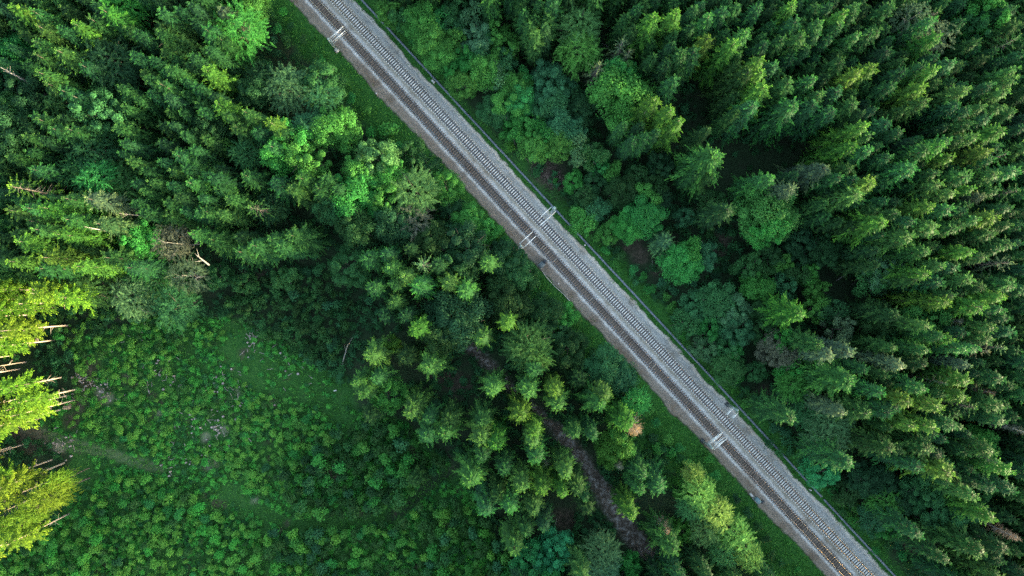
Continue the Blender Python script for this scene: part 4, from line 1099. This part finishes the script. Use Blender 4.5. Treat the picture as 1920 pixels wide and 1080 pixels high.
WORD = {'spruce': 'spruce', 'star': 'spruce', 'pine': 'pine', 'broad': 'broadleaf', 'soft': 'feathery tree', 'bare': 'bare-topped tree', 'dead': 'dead tree', 'edge': 'spruce', 'sapling': 'sapling', 'bush': 'bush'}
ADJ = {'v': 'pale lime', 'p': 'lime-yellow', 'b': 'bright green', 'd': 'dark green', 'm': 'green', 'l': 'yellow-tipped', 'y': 'golden-tipped', 'g': 'pale grey', 't': 'blue-green', 'f': 'fresh green', 'e': 'emerald', 's': 'sage green', 'w': 'pale green', 'x': 'brown', 'z': 'grey', 'k': 'dark brown'}
ADJB = dict(ADJ, l='yellow-flecked', y='lime-yellow', m='leaf green')
USED = set()
CENTRE = {}
def size_word(fam, r):
    if fam in ('spruce', 'star', 'edge', 'pine'):
        return 'broad ' if r >= 4 else ('slender ' if r < 2.75 else '')
    if fam in ('sapling', 'bush'):
        return 'bigger ' if r >= 1.45 else ('tiny ' if r < 1.0 else '')
    return 'large ' if r >= 4.8 else ('small ' if r < 3.5 else '')

def describe(fam, px, py, r, tint, refs):
    """A label that places one plant between two things one can find."""
    adj = (ADJ if fam in ('spruce', 'star', 'edge') else ADJB)[tint]
    head = size_word(fam, r) + adj + ' ' + WORD[fam]
    near = sorted((math.hypot(px - a, py - b), a, b, n) for a, b, n in refs)[:16]
    near = [q for q in near if q[0] > 3]
    cand = []
    d, a, b, n = near[0]
    cand.append((d * 0.5, head + ' right beside the ' + n))
    for i, (d1, a1, b1, n1) in enumerate(near):
        for d2, a2, b2, n2 in near[i + 1:]:
            L = math.hypot(a2 - a1, b2 - b1)
            if L < 25:
                continue
            u = ((px - a1) * (a2 - a1) + (py - b1) * (b2 - b1)) / L / L
            off = abs((px - a1) * (b2 - b1) - (py - b1) * (a2 - a1)) / L
            if not 0.08 < u < 0.92:
                continue
            if 0.36 < u < 0.64:
                t = head + ' midway between the ' + n1 + ' and the ' + n2
            elif u <= 0.36:
                t = head + ' near the ' + n1 + ', towards the ' + n2
            else:
                t = head + ' near the ' + n2 + ', towards the ' + n1
            cand.append((off + 0.12 * L, t))
    if not cand or (len(cand) == 1 and d > 40):
        for d1, a1, b1, n1 in near[:8]:
            dx, dy = px - a1, py - b1
            w = ('below' if dy > 0 else 'above') if abs(dy) > abs(dx) else ('right of' if dx > 0 else 'left of')
            cand.append((d1, head + ' ' + w + ' the ' + n1))
    for d1, a1, b1, n1 in near[:10]:
        dx, dy = px - a1, py - b1
        w = ('below' if dy > 0 else 'above') if abs(dy) > abs(dx) else ('right of' if dx > 0 else 'left of')
        for k, ww in enumerate(('next ', 'second ', 'third ', 'fourth ', 'fifth ')):
            cand.append((500 + d1 + 60 * k, ww + head + ' ' + w + ' the ' + n1))
    for c, t in sorted(cand):
        if t not in USED and len(t.split()) <= 16:
            USED.add(t)
            return t
    return head + ' near the ' + near[0][3]

# ------------------------------------------------------------------ plant the trees
NAME = {'spruce': 'spruce_tree', 'edge': 'spruce_tree', 'star': 'spruce_tree', 'pine': 'pine_tree', 'broad': 'broadleaf_tree', 'soft': 'feathery_tree', 'bare': 'bare_topped_tree', 'dead': 'dead_tree'}
CAT = {'spruce': 'spruce tree', 'edge': 'spruce tree', 'star': 'spruce tree', 'pine': 'pine tree', 'broad': 'broadleaf tree', 'soft': 'feathery tree', 'bare': 'half-bare tree', 'dead': 'dead tree'}
def group_of(t):
    px, py = t['px'], t['py']
    beyond = px > 588.5 + 0.9264 * py
    if t['fam'] == 'pine':
        return 'sunlit pines along the clearing'
    if t['fam'] in ('spruce', 'star', 'edge'):
        if beyond:
            return 'spruces of the stand beyond the railway'
        return 'spruces of the grove around the muddy track' if (px > 640 and py > 440) else 'spruces of the upper left wood'
    if t['fam'] == 'dead':
        return None
    return 'broadleaf trees beyond the railway' if beyond else 'broadleaf trees on the clearing side of the railway'
EDGE_REFS = LANDP + [(0, 0, 'upper left corner'), (1920, 0, 'upper right corner'), (1920, 1080, 'lower right corner'), (1800, 0, "top edge's right end"), (1920, 230, 'upper right edge'), (1500, 0, 'top edge'), (300, 0, "top edge's left end"), (0, 200, 'upper left edge'), (1920, 650, 'right edge'), (1780, 1080, 'bottom edge')]
SPR = [t for t in TREES if t['fam'] in ('spruce', 'star', 'edge')]
def shows(t):
    if (t['px'], t['py']) in FULL or t['fam'] == 'star':
        return 1e6
    inside = min(t['px'], 1920 - t['px'], t['py'], 1080 - t['py'])
    return t['r'] * t['h'] ** 0.7 * (1 + 0.25 * (t['tint'] in 'ylg')) * (0.3 if t['fam'] == 'edge' else (0.7 if inside < 15 else 1.0))
SPR.sort(key=shows, reverse=True)
REST = SPR[300:]
for t in REST:
    t['rest'] = True
REST = REST + FILL
for t in TREES:
    if t.get('rest'):
        continue
    bark = {'pine': BARK_PINE, 'dead': BARK_PALE, 'bare': BARK_GREY}.get(t['fam'])
    if (t['px'], t['py']) in ((1344, 290), (1231, 183), (1261, 203), (1278, 222)):
        bark = BARK_PALE
    o = plant(NAME[t['fam']], t['kind'], t['x'], t['y'], t['h'], t['r'], t['tint'], rnd, bark)
    key = (t['px'], t['py'])
    lab = FULL.get(key) or describe(t['fam'], t['px'], t['py'], t['r'], t['tint'], EDGE_REFS)
    tag(o, lab, CAT[t['fam']], group_of(t))

# ------------------------------------------------------------------ fallen and dead wood
def fallen(name, p0, p1, r, label, cat, twigs=0, bend=0.0, mat=None):
    a, c = np.array(at(*p0)), np.array(at(*p1))
    mid = (a + c) / 2 + np.array([-(c - a)[1], (c - a)[0], 0]) * bend
    pts = np.array([a, (a * 0.55 + mid * 0.9 + c * 0.0) / 1.45, mid, (c * 0.55 + mid * 0.9) / 1.45, c])
    b = MB(); b.tube(pts, [r, r * 0.95, r * 0.85, r * 0.6, r * 0.3], 7)
    g = np.random.default_rng(int(p0[0] * 7 + p0[1]))
    for i in range(twigs):
        u = 0.45 + 0.55 * g.random()
        s0 = a + (c - a) * u
        d = nrm((c - a)[None])[0] * g.uniform(0.2, 0.9) + np.array([g.uniform(-0.7, 0.7), g.uniform(-0.7, 0.7), g.uniform(0.0, 0.5)])
        l_ = g.uniform(0.8, 2.0)
        b.tube([s0, s0 + d * l_ * 0.5, s0 + d * l_], [r * 0.35, r * 0.25, 0.015], 4, False)
    tag(b.build(name, mat or BARK_PALE), label, cat)
fallen('fallen_branch', (392, 497, 12.5), (368, 478, 15), 0.20, 'broken pale branch lodged in the trees beside the grey bare-topped tree', 'branch', 9, 0.0, BARK_GREY)
fallen('bare_pole', (302, 408, 9), (222, 400, 14), 0.12, 'thin grey dead trunk stretching across the dark gap right of the pale sprawling spruce', 'bare pole', 7, 0.0, BARK_GREY)
fallen('bare_pole', (200, 433, 17), (157, 425, 20.5), 0.14, 'pale bare trunk piercing the pale sprawling spruce', 'bare pole', 3)
fallen('bare_pole', (50, 153, 14), (8, 130, 20), 0.20, 'pale forked dead trunk leaning out beside the bright corner broadleaf', 'bare pole', 8)
fallen('curved_log', (1716, 1012, 0.25), (1751, 1037, 0.25), 0.24, 'pale curved log lying in the grass at the edge of the lower right stand', 'log', 0, -0.12)
fallen('bare_pole', (640, 689, 0.4), (652, 645, 5), 0.10, 'thin white leaning pole left of the pale tufted spruce', 'bare pole', 5)
fallen('fallen_log', (1124, 78, 0.4), (1143, 89, 0.4), 0.14, 'short pale log on dark ground right of the tall feathery tree', 'log')
fallen('bare_pole', (980, 83, 6), (1010, 72, 8), 0.10, 'thin bare grey trunk curving over dark shrubs right of the railway thicket', 'bare pole', 2, 0.1)
fallen('bare_pole', (1568, 526, 0.3), (1612, 500, 8), 0.09, 'thin grey trunk slanting across the dark glade to the wispy grey tree', 'bare pole', 2)
fallen('fallen_stick', (1179, 457, 0.25), (1191, 448, 0.3), 0.09, 'pale stick on brown ground, the upper left of those by the bright low broadleaf', 'stick')
fallen('fallen_stick', (1223, 501, 0.3), (1223, 488, 0.8), 0.09, 'pale stick standing out against the lower flank of the bright low broadleaf', 'stick')
fallen('fallen_stick', (1203, 473, 0.25), (1212, 469, 0.3), 0.06, 'reddish thin stick on brown ground left of the pale leaning spruce', 'stick', 0, 0, BARK)
fallen('fallen_log', (228, 261, 0.3), (302, 230, 0.3), 0.07, 'faint brown pole lying on the floor of the dark hollow', 'log', 0, 0, BARK)
fallen('bare_pole', (1042, 984, 0.2), (1044, 972, 4), 0.10, 'thin grey trunk standing in the dark gap above the emerald cloud tree', 'bare pole')
b = MB(); x, y, _ = at(629, 732)
b.box((x, y, 0.25), (0.75, 0.3, 0.05), (0.97, 0.2, 0.1), (-0.2, 0.97, 0.1), (0, -0.1, 0.99)); b.box((x - 0.2, y, 0.1), (0.06, 0.06, 0.3)); b.box((x + 0.2, y, 0.1), (0.06, 0.06, 0.3))
tag(b.build('white_board', CONC_P), 'small white board on the dark lawn by the pale tufted spruce', 'board')
hb = MB(); g = np.random.default_rng(77)
cx, cy, _ = at(1027, 326)
for i in range(260):
    q = g.normal(0, 1, 2) * np.array([2.4, 1.6])
    q = np.array([cx + q[0] * 0.8 + q[1] * 0.5, cy - q[0] * 0.8 + q[1] * 0.4, 0])
    a = g.uniform(0, 6.28); l_ = g.uniform(0.8, 2.2); z0 = g.uniform(0.05, 0.6)
    d = np.array([math.cos(a), math.sin(a), g.uniform(-0.1, 0.2)]) * l_
    hb.tube([q + [0, 0, z0], q + d * 0.5 + [0, 0, z0 + 0.1], q + d + [0, 0, z0]], [0.045, 0.035, 0.012], 3, False)
tag(hb.build('brushwood_heap', rough_mat('dead_brushwood', (0.10, 0.07, 0.055), (0.26, 0.19, 0.15), 2.0)), 'heap of brown brushwood between the trackside thicket and the cable trough', 'brushwood heap')

# ------------------------------------------------------------------ saplings of the young plantation and bushes
def bush_mesh(seed, h, R, n, size):
    g = np.random.default_rng(seed)
    b = MB()
    k = g.integers(5, 9)
    a = g.random(k) * 6.28
    rr = R * 0.52 * np.sqrt(g.random(k))
    C = np.column_stack([np.cos(a) * rr, np.sin(a) * rr, h * (0.50 + 0.28 * g.random(k))])
    C[0] = [0, 0, h * 0.72]
    leaf_lobes(b, g, C, np.full(k, R * 0.46) * g.uniform(0.75, 1.25, k), n // k, size, 0.8, 0.9)
    b.tube([[0, 0, -0.2], [0.03, 0.02, h * 0.4], [0, 0, h * 0.7]], [0.06, 0.045, 0.02], 5, False)
    return b
BUSH = []
for i in range(6):
    me = bush_mesh(300 + i, 2.6, 1.25, 420, 0.23).mesh('sapling')
    me.materials.append(FM['f'])
    BUSH.append(me)
def lean_spruce(seed):
    return spruce_crown(seed, 5.0, 1.3, 0.05, 6, 0.5, 1.1, 0.8, 0.30, 0.085)
YOUNG = []
for i in range(3):
    b = lean_spruce(320 + i); b.tube([[0, 0, -0.2], [0, 0, 2.5], [0, 0, 4.6]], [0.09, 0.06, 0.02], 5, False)
    me = b.mesh('young_tree'); me.materials.append(FM['t']); YOUNG.append(me)

g = np.random.default_rng(5)
def blocked(px, py):
    x, y, _ = at(px, py)
    s, t = rail_st(x, y)
    return -4.9 < t < 9.8
SAP = []
# (polygon, spacing in metres, radius range, height factor, tints)
ZONES = [
    ([(-30, 985), (120, 985), (200, 900), (300, 885), (420, 960), (470, 975), (500, 985), (500, 1100), (-30, 1100)], 1.75, (0.7, 1.7), 2.1, 'bbfbfm'),
    ([(510, 990), (640, 985), (740, 975), (800, 930), (900, 940), (965, 1000), (960, 1100), (510, 1100)], 2.0, (1.05, 1.85), 3.0, 'bfmfmt'),
    ([(640, 800), (700, 780), (770, 800), (850, 880), (790, 905), (745, 950), (640, 965), (560, 960), (540, 880), (600, 830)], 2.1, (1.15, 2.1), 3.1, 'fmtmdf'),
    ([(100, 600), (180, 580), (300, 590), (420, 620), (450, 700), (540, 750), (640, 790), (600, 900), (480, 920), (420, 870), (300, 860), (200, 830), (130, 800), (150, 700)], 1.5, (0.55, 1.5), 1.5, 'bbfbfm'),
    ([(420, 560), (480, 520), (600, 520), (660, 560), (655, 640), (620, 690), (520, 640), (440, 600)], 1.7, (0.85, 1.6), 2.6, 'dmtmtd'),
    ([(470, 850), (560, 810), (640, 800), (600, 900), (520, 920)], 1.8, (0.9, 1.5), 2.3, 'bfb'),
]
grid = {}
def free(x, y, d):
    i, j = int(x // 2), int(y // 2)
    for a in range(i - 1, i + 2):
        for c in range(j - 1, j + 2):
            for q in grid.get((a, c), ()):
                if (q[0] - x) ** 2 + (q[1] - y) ** 2 < d * d:
                    return False
    return True
for poly, sp, (r0, r1), hf, tints in ZONES:
    P_ = np.array(poly)
    for _ in range(5200):
        px, py = g.uniform(P_[:, 0].min(), P_[:, 0].max()), g.uniform(P_[:, 1].min(), P_[:, 1].max())
        if not in_poly([px], [py], poly)[0]:
            continue
        x, y, _z = at(px, py)
        dens = vnoise(np.array([x + 300.]), np.array([y + 300.]), 0.11, 9)[0]
        if dens < 0.14:
            continue
        d = sp * g.uniform(0.85, 1.15)
        if not free(x, y, d):
            continue
        if poly_dist(np.array([px]), np.array([py]), PATH)[0] < 14 or poly_dist(np.array([px]), np.array([py]), STRIP2)[0] < 9 or poly_dist(np.array([px]), np.array([py]), DITCH)[0] < 14:
            continue
        if poly_dist(np.array([px]), np.array([py]), LAWN)[0] < 26 or math.hypot(px - 128, py - 762) < 12:
            continue
        grid.setdefault((int(x // 2), int(y // 2)), []).append((x, y))
        r = g.uniform(r0, r1) * (0.95 + 0.3 * dens)
        SAP.append([r, px, py, x, y, r * hf * g.uniform(0.85, 1.2), tints[g.integers(len(tints))]])
# bushes along the railway thicket, glades and wood edges, placed one by one
BUSHES = """505 30 1.7 m;539 80 2 m;522 55 1.7 f;592 111 1.6 m;603 111 1.5 f;614 136 1.6 f;647 158 1.8 f;660 186 1.7 f;689 208 1.8 f;694 250 2 f;730 245 3.1 f;640 205 2 m;555 108 1.8 d;570 130 1.7 m;520 100 1.7 d;545 50 1.5 m;655 230 1.8 d;665 260 1.9 m;745 275 1.7 f;700 275 1.8 m;810 345 1.8 f;865 380 1.5 m;850 365 1.5 f;895 405 1.4 f;600 504 2.2 t;578 510 1.8 t;612 520 1.6 m;640 480 1.7 d;560 505 1.6 d;655 455 1.8 d;590 480 1.6 t;620 450 1.8 d
1217 543 1.9 f;1186 507 1.6 f;1206 518 1.4 f;1164 479 1.7 m;1150 495 1.5 f;1135 470 1.6 f;1240 530 1.7 t;1262 545 1.8 t;1300 530 1.6 t;1258 575 1.9 f;1275 590 1.8 m;1248 555 1.5 f;1310 640 1.7 t;1340 650 1.7 m;1350 700 1.8 t;1385 710 1.8 f;1400 730 1.6 m;1415 750 1.8 t;1398 758 1.6 f;1425 780 1.6 t;1450 800 2 t;1440 830 1.8 m;1460 850 1.8 t;1480 845 1.7 m;1500 865 1.8 t;1500 830 1.9 d;1520 850 1.6 m;1470 810 1.8 t;1385 460 1.6 d;1350 430 1.8 d;1400 440 1.6 d;1360 500 1.8 d;1330 440 1.6 m;1310 380 1.7 d;1260 370 1.8 d;1290 350 1.6 d;1340 520 1.9 d;1375 540 1.7 d
1576 936 2 f;1603 952 1.9 f;1560 920 1.7 f;1625 985 1.8 m;1650 1000 1.8 f;1600 975 1.7 f;1665 1020 1.7 m;1640 1030 1.6 f;1690 1040 1.8 f;1700 1060 1.7 m;1580 960 1.6 m;1680 1000 1.6 d;1750 1055 1.8 d;1570 890 1.7 d
1080 600 1.6 f;1095 640 1.8 m;1110 660 1.7 m;1180 740 1.9 f;1215 770 2 f;1230 790 1.8 f;1250 820 2 f;1230 840 1.9 f;1260 850 1.8 f;1290 870 2 f;1275 840 1.7 f;1310 880 1.9 f;1340 890 1.8 f;1350 915 1.7 f;1235 870 1.7 m;1215 850 1.6 m;1380 935 1.6 d;1400 960 1.8 m;1420 985 1.8 m;1435 1010 1.7 d;1415 1020 1.6 f;1445 1040 1.8 m;1430 1065 1.7 f;1260 890 1.6 d;1330 860 1.6 f;1205 745 1.7 m;990 560 1.6 f;1005 575 1.7 m;1015 555 1.5 f;1000 540 1.6 f;1035 565 1.5 m;960 470 1.6 m;945 450 1.5 f;930 430 1.4 f;970 500 1.5 m"""
LOW = [[float(q[2]), float(q[0]), float(q[1]), *at(float(q[0]), float(q[1]), 1.2)[:2], float(q[2]) * 1.5, q[3]] for q in rows(BUSHES)]
gv = random.Random(71)
TAKEN = [(q[3], q[4]) for q in LOW]
for _ in range(900):
    s_, side = gv.uniform(-135, 135), gv.choice((-1, -1, 1))
    t_ = gv.uniform(-13.5, -7.2) if side < 0 else gv.uniform(10.6, 14.5)
    q = rail_pt(s_, t_)
    px, py = to_px(q[0], q[1], 1.2)
    if not (5 < px < 1915 and 5 < py < 1075) or any((q[0] - a) ** 2 + (q[1] - c) ** 2 < 3.4 ** 2 for a, c in TAKEN):
        continue
    if vnoise(np.array([q[0] + 300.]), np.array([q[1] + 300.]), 0.09, 61)[0] < 0.42:
        continue
    TAKEN.append((q[0], q[1]))
    r = gv.uniform(0.8, 2.0)
    LOW.append([r, px, py, q[0], q[1], r * gv.uniform(1.0, 1.7), gv.choice('fffbmm')])
SAP.sort(key=lambda q: -q[0])
NSAP = 270
def place_bush(name, q, fam, refs, cat, group):
    r, px, py, x, y, h, tint = q
    me = BUSH[int(px * 3 + py) % len(BUSH)]
    o = link(name, me, None, (x, y, 0))
    o.rotation_euler = (0, 0, (px * 0.37) % 6.28)
    o.scale = (r / 1.25, r / 1.25, h / 2.6)
    o.material_slots[0].link = 'OBJECT'; o.material_slots[0].material = FM[tint]
    tag(o, describe(fam, px, py, r, tint, refs), cat, group)
for q in SAP[:NSAP]:
    place_bush('sapling', q, 'sapling', LOCAL, 'sapling', 'saplings of the young plantation')
for q in LOW:
    place_bush('bush', q, 'bush', EDGE_REFS, 'bush', 'bushes along the railway and glades')
# the hundreds of smaller saplings: one mass
def scatter(name, label, items, meshes, mats_by_tint, kind='stuff'):
    """One object made of many small plants (x, y, z, radius scale, height scale, tint)."""
    src = []
    for me in meshes:
        v = np.empty(len(me.vertices) * 3, np.float32); me.vertices.foreach_get('co', v)
        f = np.array([list(p.vertices) + ([p.vertices[2]] if len(p.vertices) == 3 else []) for p in me.polygons])
        src.append((v.reshape(-1, 3), f))
    b = MB(); mi = []
    tl_ = sorted({q[5] for q in items})
    gg = np.random.default_rng(len(items))
    for x, y, z, sr, sh, tint in items:
        v, f = src[gg.integers(len(src))]
        a = gg.random() * 6.28
        c_, s_ = math.cos(a), math.sin(a)
        w = np.column_stack([(v[:, 0] * c_ - v[:, 1] * s_) * sr + x, (v[:, 0] * s_ + v[:, 1] * c_) * sr + y, v[:, 2] * sh + z])
        b.add(w, f)
        mi.append(np.full(len(f), tl_.index(tint), np.int32))
    me = b.mesh(name)
    for t_ in tl_:
        me.materials.append(mats_by_tint[t_])
    me.polygons.foreach_set('material_index', np.concatenate(mi)[:len(me.polygons)])
    return tag(link(name, me), label, None, None, kind)
scatter('young_growth', 'mass of small leafy saplings filling the clearing', [(q[3], q[4], 0, q[0] / 1.25, q[5] / 2.6, q[6]) for q in SAP[NSAP:]], [bush_mesh(340 + i, 2.6, 1.25, 220, 0.26).mesh('young_growth') for i in range(4)], FM)
print('saplings', len(SAP), 'bushes', len(LOW))

# ------------------------------------------------------------------ undergrowth of the woods and brambles
g = np.random.default_rng(15)
items = []
for it in range(26000):
    x, y = (g.uniform(-135, 135), g.uniform(-80, 80)) if it < 16000 else (g.uniform(-126, 2), g.uniform(-74, 2))
    if it >= 16000 and not in_poly(*[[q_] for q_ in to_px(x, y)], CLEAR)[0]:
        continue
    z = zones(np.array([x]), np.array([y]))
    if -11 + g.uniform(-2, 2) < z['t'][0] < 11 + g.uniform(-1, 2) or z['mud'][0] > 0.2 or z['ditch'][0] > 0.3 or z['path'][0] > 0.2:
        continue
    if z['clear'][0] and (z['brown'][0] > 0.3 or z['pale'][0] > 0.4 or z['strip'][0] > 0.4 or (z['lawn'][0] > 0.3 and g.random() < 0.8) or g.random() < 0.0):
        continue
    px, py = z['px'][0], z['py'][0]
    dark_glade = math.hypot((px - 1560) / 70, (py - 545) / 32) < 1 or math.hypot((px - 1430) / 110, (py - 290) / 40) < 1 or math.hypot((px - 265) / 40, (py - 250) / 55) < 1
    if dark_glade and g.random() < 0.85:
        continue
    if vnoise(np.array([x + 300.]), np.array([y + 300.]), 0.15, 19)[0] < (0.2 if z['clear'][0] else 0.28):
        continue
    r = g.uniform(0.5, 1.7) if not z['clear'][0] else 0.25 + 0.9 * g.random() ** 1.8
    items.append((x, y, -0.1, r / 1.25, r * g.uniform(0.9, 1.6) / 2.6, g.choice(list('dddmmt' if not z['clear'][0] else 'fbbm'))))
scatter('undergrowth', 'low leafy undergrowth and brambles beneath the trees', items, [bush_mesh(360 + i, 2.6, 1.25, 120, 0.34).mesh('undergrowth') for i in range(4)], FM)
print('undergrowth', len(items))

# ------------------------------------------------------------------ felling litter in the clearing
g = np.random.default_rng(51)
lb = MB()
for (cx, cy, rr_, n_l) in ((400, 800, 70, 90), (195, 735, 30, 40), (300, 700, 60, 40), (160, 720, 30, 40), (420, 720, 30, 30), (480, 640, 30, 30), (330, 860, 40, 25), (540, 690, 40, 20), (120, 835, 26, 30), (260, 600, 40, 16)):
    for _ in range(n_l):
        q = g.normal(0, 0.5, 2) * rr_
        x, y, _z = at(cx + q[0], cy + q[1])
        if g.random() < 0.45:
            r_ = g.uniform(0.13, 0.28)
            lb.tube([[x, y, -0.1], [x, y, g.uniform(0.3, 0.6)]], [r_ * 1.2, r_], 8)
        else:
            a = g.random() * 6.28; l_ = g.uniform(0.5, 1.7)
            d = np.array([math.cos(a), math.sin(a), 0.08]) * l_
            z0 = g.uniform(0.15, 0.7)
            lb.tube([[x, y, z0], np.array([x, y, z0]) + d * 0.5, np.array([x, y, z0]) + d], [0.07, 0.055, 0.02], 5)
tag(lb.build('felling_litter', rough_mat('weathered_wood', (0.200, 0.150, 0.130), (0.420, 0.360, 0.340), 3.0)), 'stumps and cut sticks left among the saplings', None, None, 'stuff')

# ------------------------------------------------------------------ grass of the verges and the clearing
N_ = 150000
x = g.uniform(-132, 132, N_); y = g.uniform(-76, 76, N_)
z = zones(x, y)
w = z['grass'] * (1 - 0.6 * z['brown']) * (1 - 0.5 * z['pale']) * (1 - z['mud']) * np.where(z['clear'], 0.9, 1.0)
left_edge = -HALF_L - 0.5 + (vnoise(z['s'] + 900, z['s'] * 0 + 7, 0.16, 11) - 0.5) * 1.0
onb = (z['t'] > left_edge) & (z['t'] < 7.3)
tro = np.abs(z['t'] - TROUGH_T) < 0.40
fray = onb & ((z['t'] > 6.0) | (z['t'] < left_edge + 1.1)) & (g.random(N_) < 0.10) & (vnoise(x + 300, y + 300, 0.5, 41) > 0.5)
keep = (((g.random(N_) < w) & ~onb) | fray) & ~tro
x, y = x[keep], y[keep]
n_ = len(x)
b = MB()
for rep in range(3):
    a = g.random(n_) * 6.28
    tl = g.uniform(0.25, 0.55, n_) * (0.7 + 0.7 * vnoise(x + 300, y + 300, 0.35, 23))
    tilt = g.uniform(0.35, 1.1, n_)
    d = np.column_stack([np.cos(a) * np.sin(tilt), np.sin(a) * np.sin(tilt), np.cos(tilt)]) * tl[:, None] * 1.25
    sd_ = np.column_stack([-np.sin(a), np.cos(a), np.zeros(n_)]) * (0.055 + 0.05 * g.random(n_))[:, None]
    b.kites(np.column_stack([x + g.normal(0, 0.12, n_), y + g.normal(0, 0.12, n_), np.full(n_, -0.05)]), d, sd_)
tag(b.build('grass', foliage('grass_blades', (0.058, 0.200, 0.036), 0.4, 0.0, 0.25)), 'tall green grass on the railway verges and in the clearing', None, None, 'stuff')
print('grass', n_)

# ------------------------------------------------------------------ the forest goes on beyond the picture: one mass
kinds = bpy.data.collections.new('forest_kinds')
KTINT = ['m', 'd', 'l', 'y']
KK = [('spruce', 0), ('spruce', 1), ('spruce', 2), ('fan', 0)]
n_k = 0
for kd, i_ in KK:
    for tt in KTINT:
        me = PROTO[kd][i_][0]
        o = bpy.data.objects.new('forest_kind_%02d' % n_k, me)
        kinds.objects.link(o)
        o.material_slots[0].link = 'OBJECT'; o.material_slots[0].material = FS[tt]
        n_k += 1
P_ = []
g = np.random.default_rng(33)
for _ in range(7000):
    x, y = g.uniform(-165, 215), g.uniform(-130, 115)
    if -131 < x < 131 and -76 < y < 76:
        continue
    s, t = rail_st(x, y)
    if -12 < t < 13 or (x < -10 and y < -50):
        continue
    if any((x - a) ** 2 + (y - c) ** 2 < 16 for a, c, _q in P_[-400:]):
        continue
    P_.append((x, y, 0.0))
g = np.random.default_rng(34)
IDX = [int(g.integers(3)) * 4 + int(g.choice([0, 0, 1, 2])) for _ in P_]
SCL = [(q, q, q) for q in g.uniform(0.96, 1.10, len(P_))]
for t in REST:
    P_.append((t['x'], t['y'], 0.0))
    k_ = 3 if t['kind'] == 'fan' else int(g.integers(3))
    tt = t['tint'] if t['tint'] in KTINT else {'t': 'd', 'g': 'm', 's': 'm'}.get(t['tint'], 'm')
    IDX.append(k_ * 4 + KTINT.index(tt))
    h0, r0 = BASE[KK[k_][0]]
    SCL.append((t['r'] / r0, t['r'] / r0, t['h'] / h0))
fm = bpy.data.meshes.new('surrounding_forest')
fm.from_pydata(P_, [], [])
a_ = fm.attributes.new('which', 'INT', 'POINT'); a_.data.foreach_set('value', np.array(IDX, np.int32))
a_ = fm.attributes.new('size', 'FLOAT_VECTOR', 'POINT'); a_.data.foreach_set('vector', np.array(SCL, np.float32).reshape(-1))
fo = link('surrounding_forest', fm)
tag(fo, 'smaller spruces of the stands and the forest going on beyond the photograph', None, None, 'stuff')
ng = bpy.data.node_groups.new('forest_scatter', 'GeometryNodeTree')
ng.interface.new_socket('Geometry', in_out='INPUT', socket_type='NodeSocketGeometry')
ng.interface.new_socket('Geometry', in_out='OUTPUT', socket_type='NodeSocketGeometry')
gi, go = ng.nodes.new('NodeGroupInput'), ng.nodes.new('NodeGroupOutput')
ci = ng.nodes.new('GeometryNodeCollectionInfo'); ci.inputs['Collection'].default_value = kinds
ci.inputs['Separate Children'].default_value = True; ci.inputs['Reset Children'].default_value = True
ip = ng.nodes.new('GeometryNodeInstanceOnPoints'); ip.inputs['Pick Instance'].default_value = True
rv = ng.nodes.new('FunctionNodeRandomValue'); rv.data_type = 'FLOAT_VECTOR'
rv.inputs[0].default_value = (0, 0, 0); rv.inputs[1].default_value = (0, 0, 6.28)
def named(nm, tp):
    q = ng.nodes.new('GeometryNodeInputNamedAttribute'); q.data_type = tp
    q.inputs[0].default_value = nm
    return q.outputs[0]
ng.links.new(gi.outputs[0], ip.inputs['Points'])
ng.links.new(ci.outputs[0], ip.inputs['Instance'])
ng.links.new(rv.outputs[0], ip.inputs['Rotation'])
ng.links.new(named('size', 'FLOAT_VECTOR'), ip.inputs['Scale'])
ng.links.new(named('which', 'INT'), ip.inputs['Instance Index'])
ng.links.new(ip.outputs[0], go.inputs[0])
fo.modifiers.new('scatter', 'NODES').node_group = ng
print('forest', len(P_))
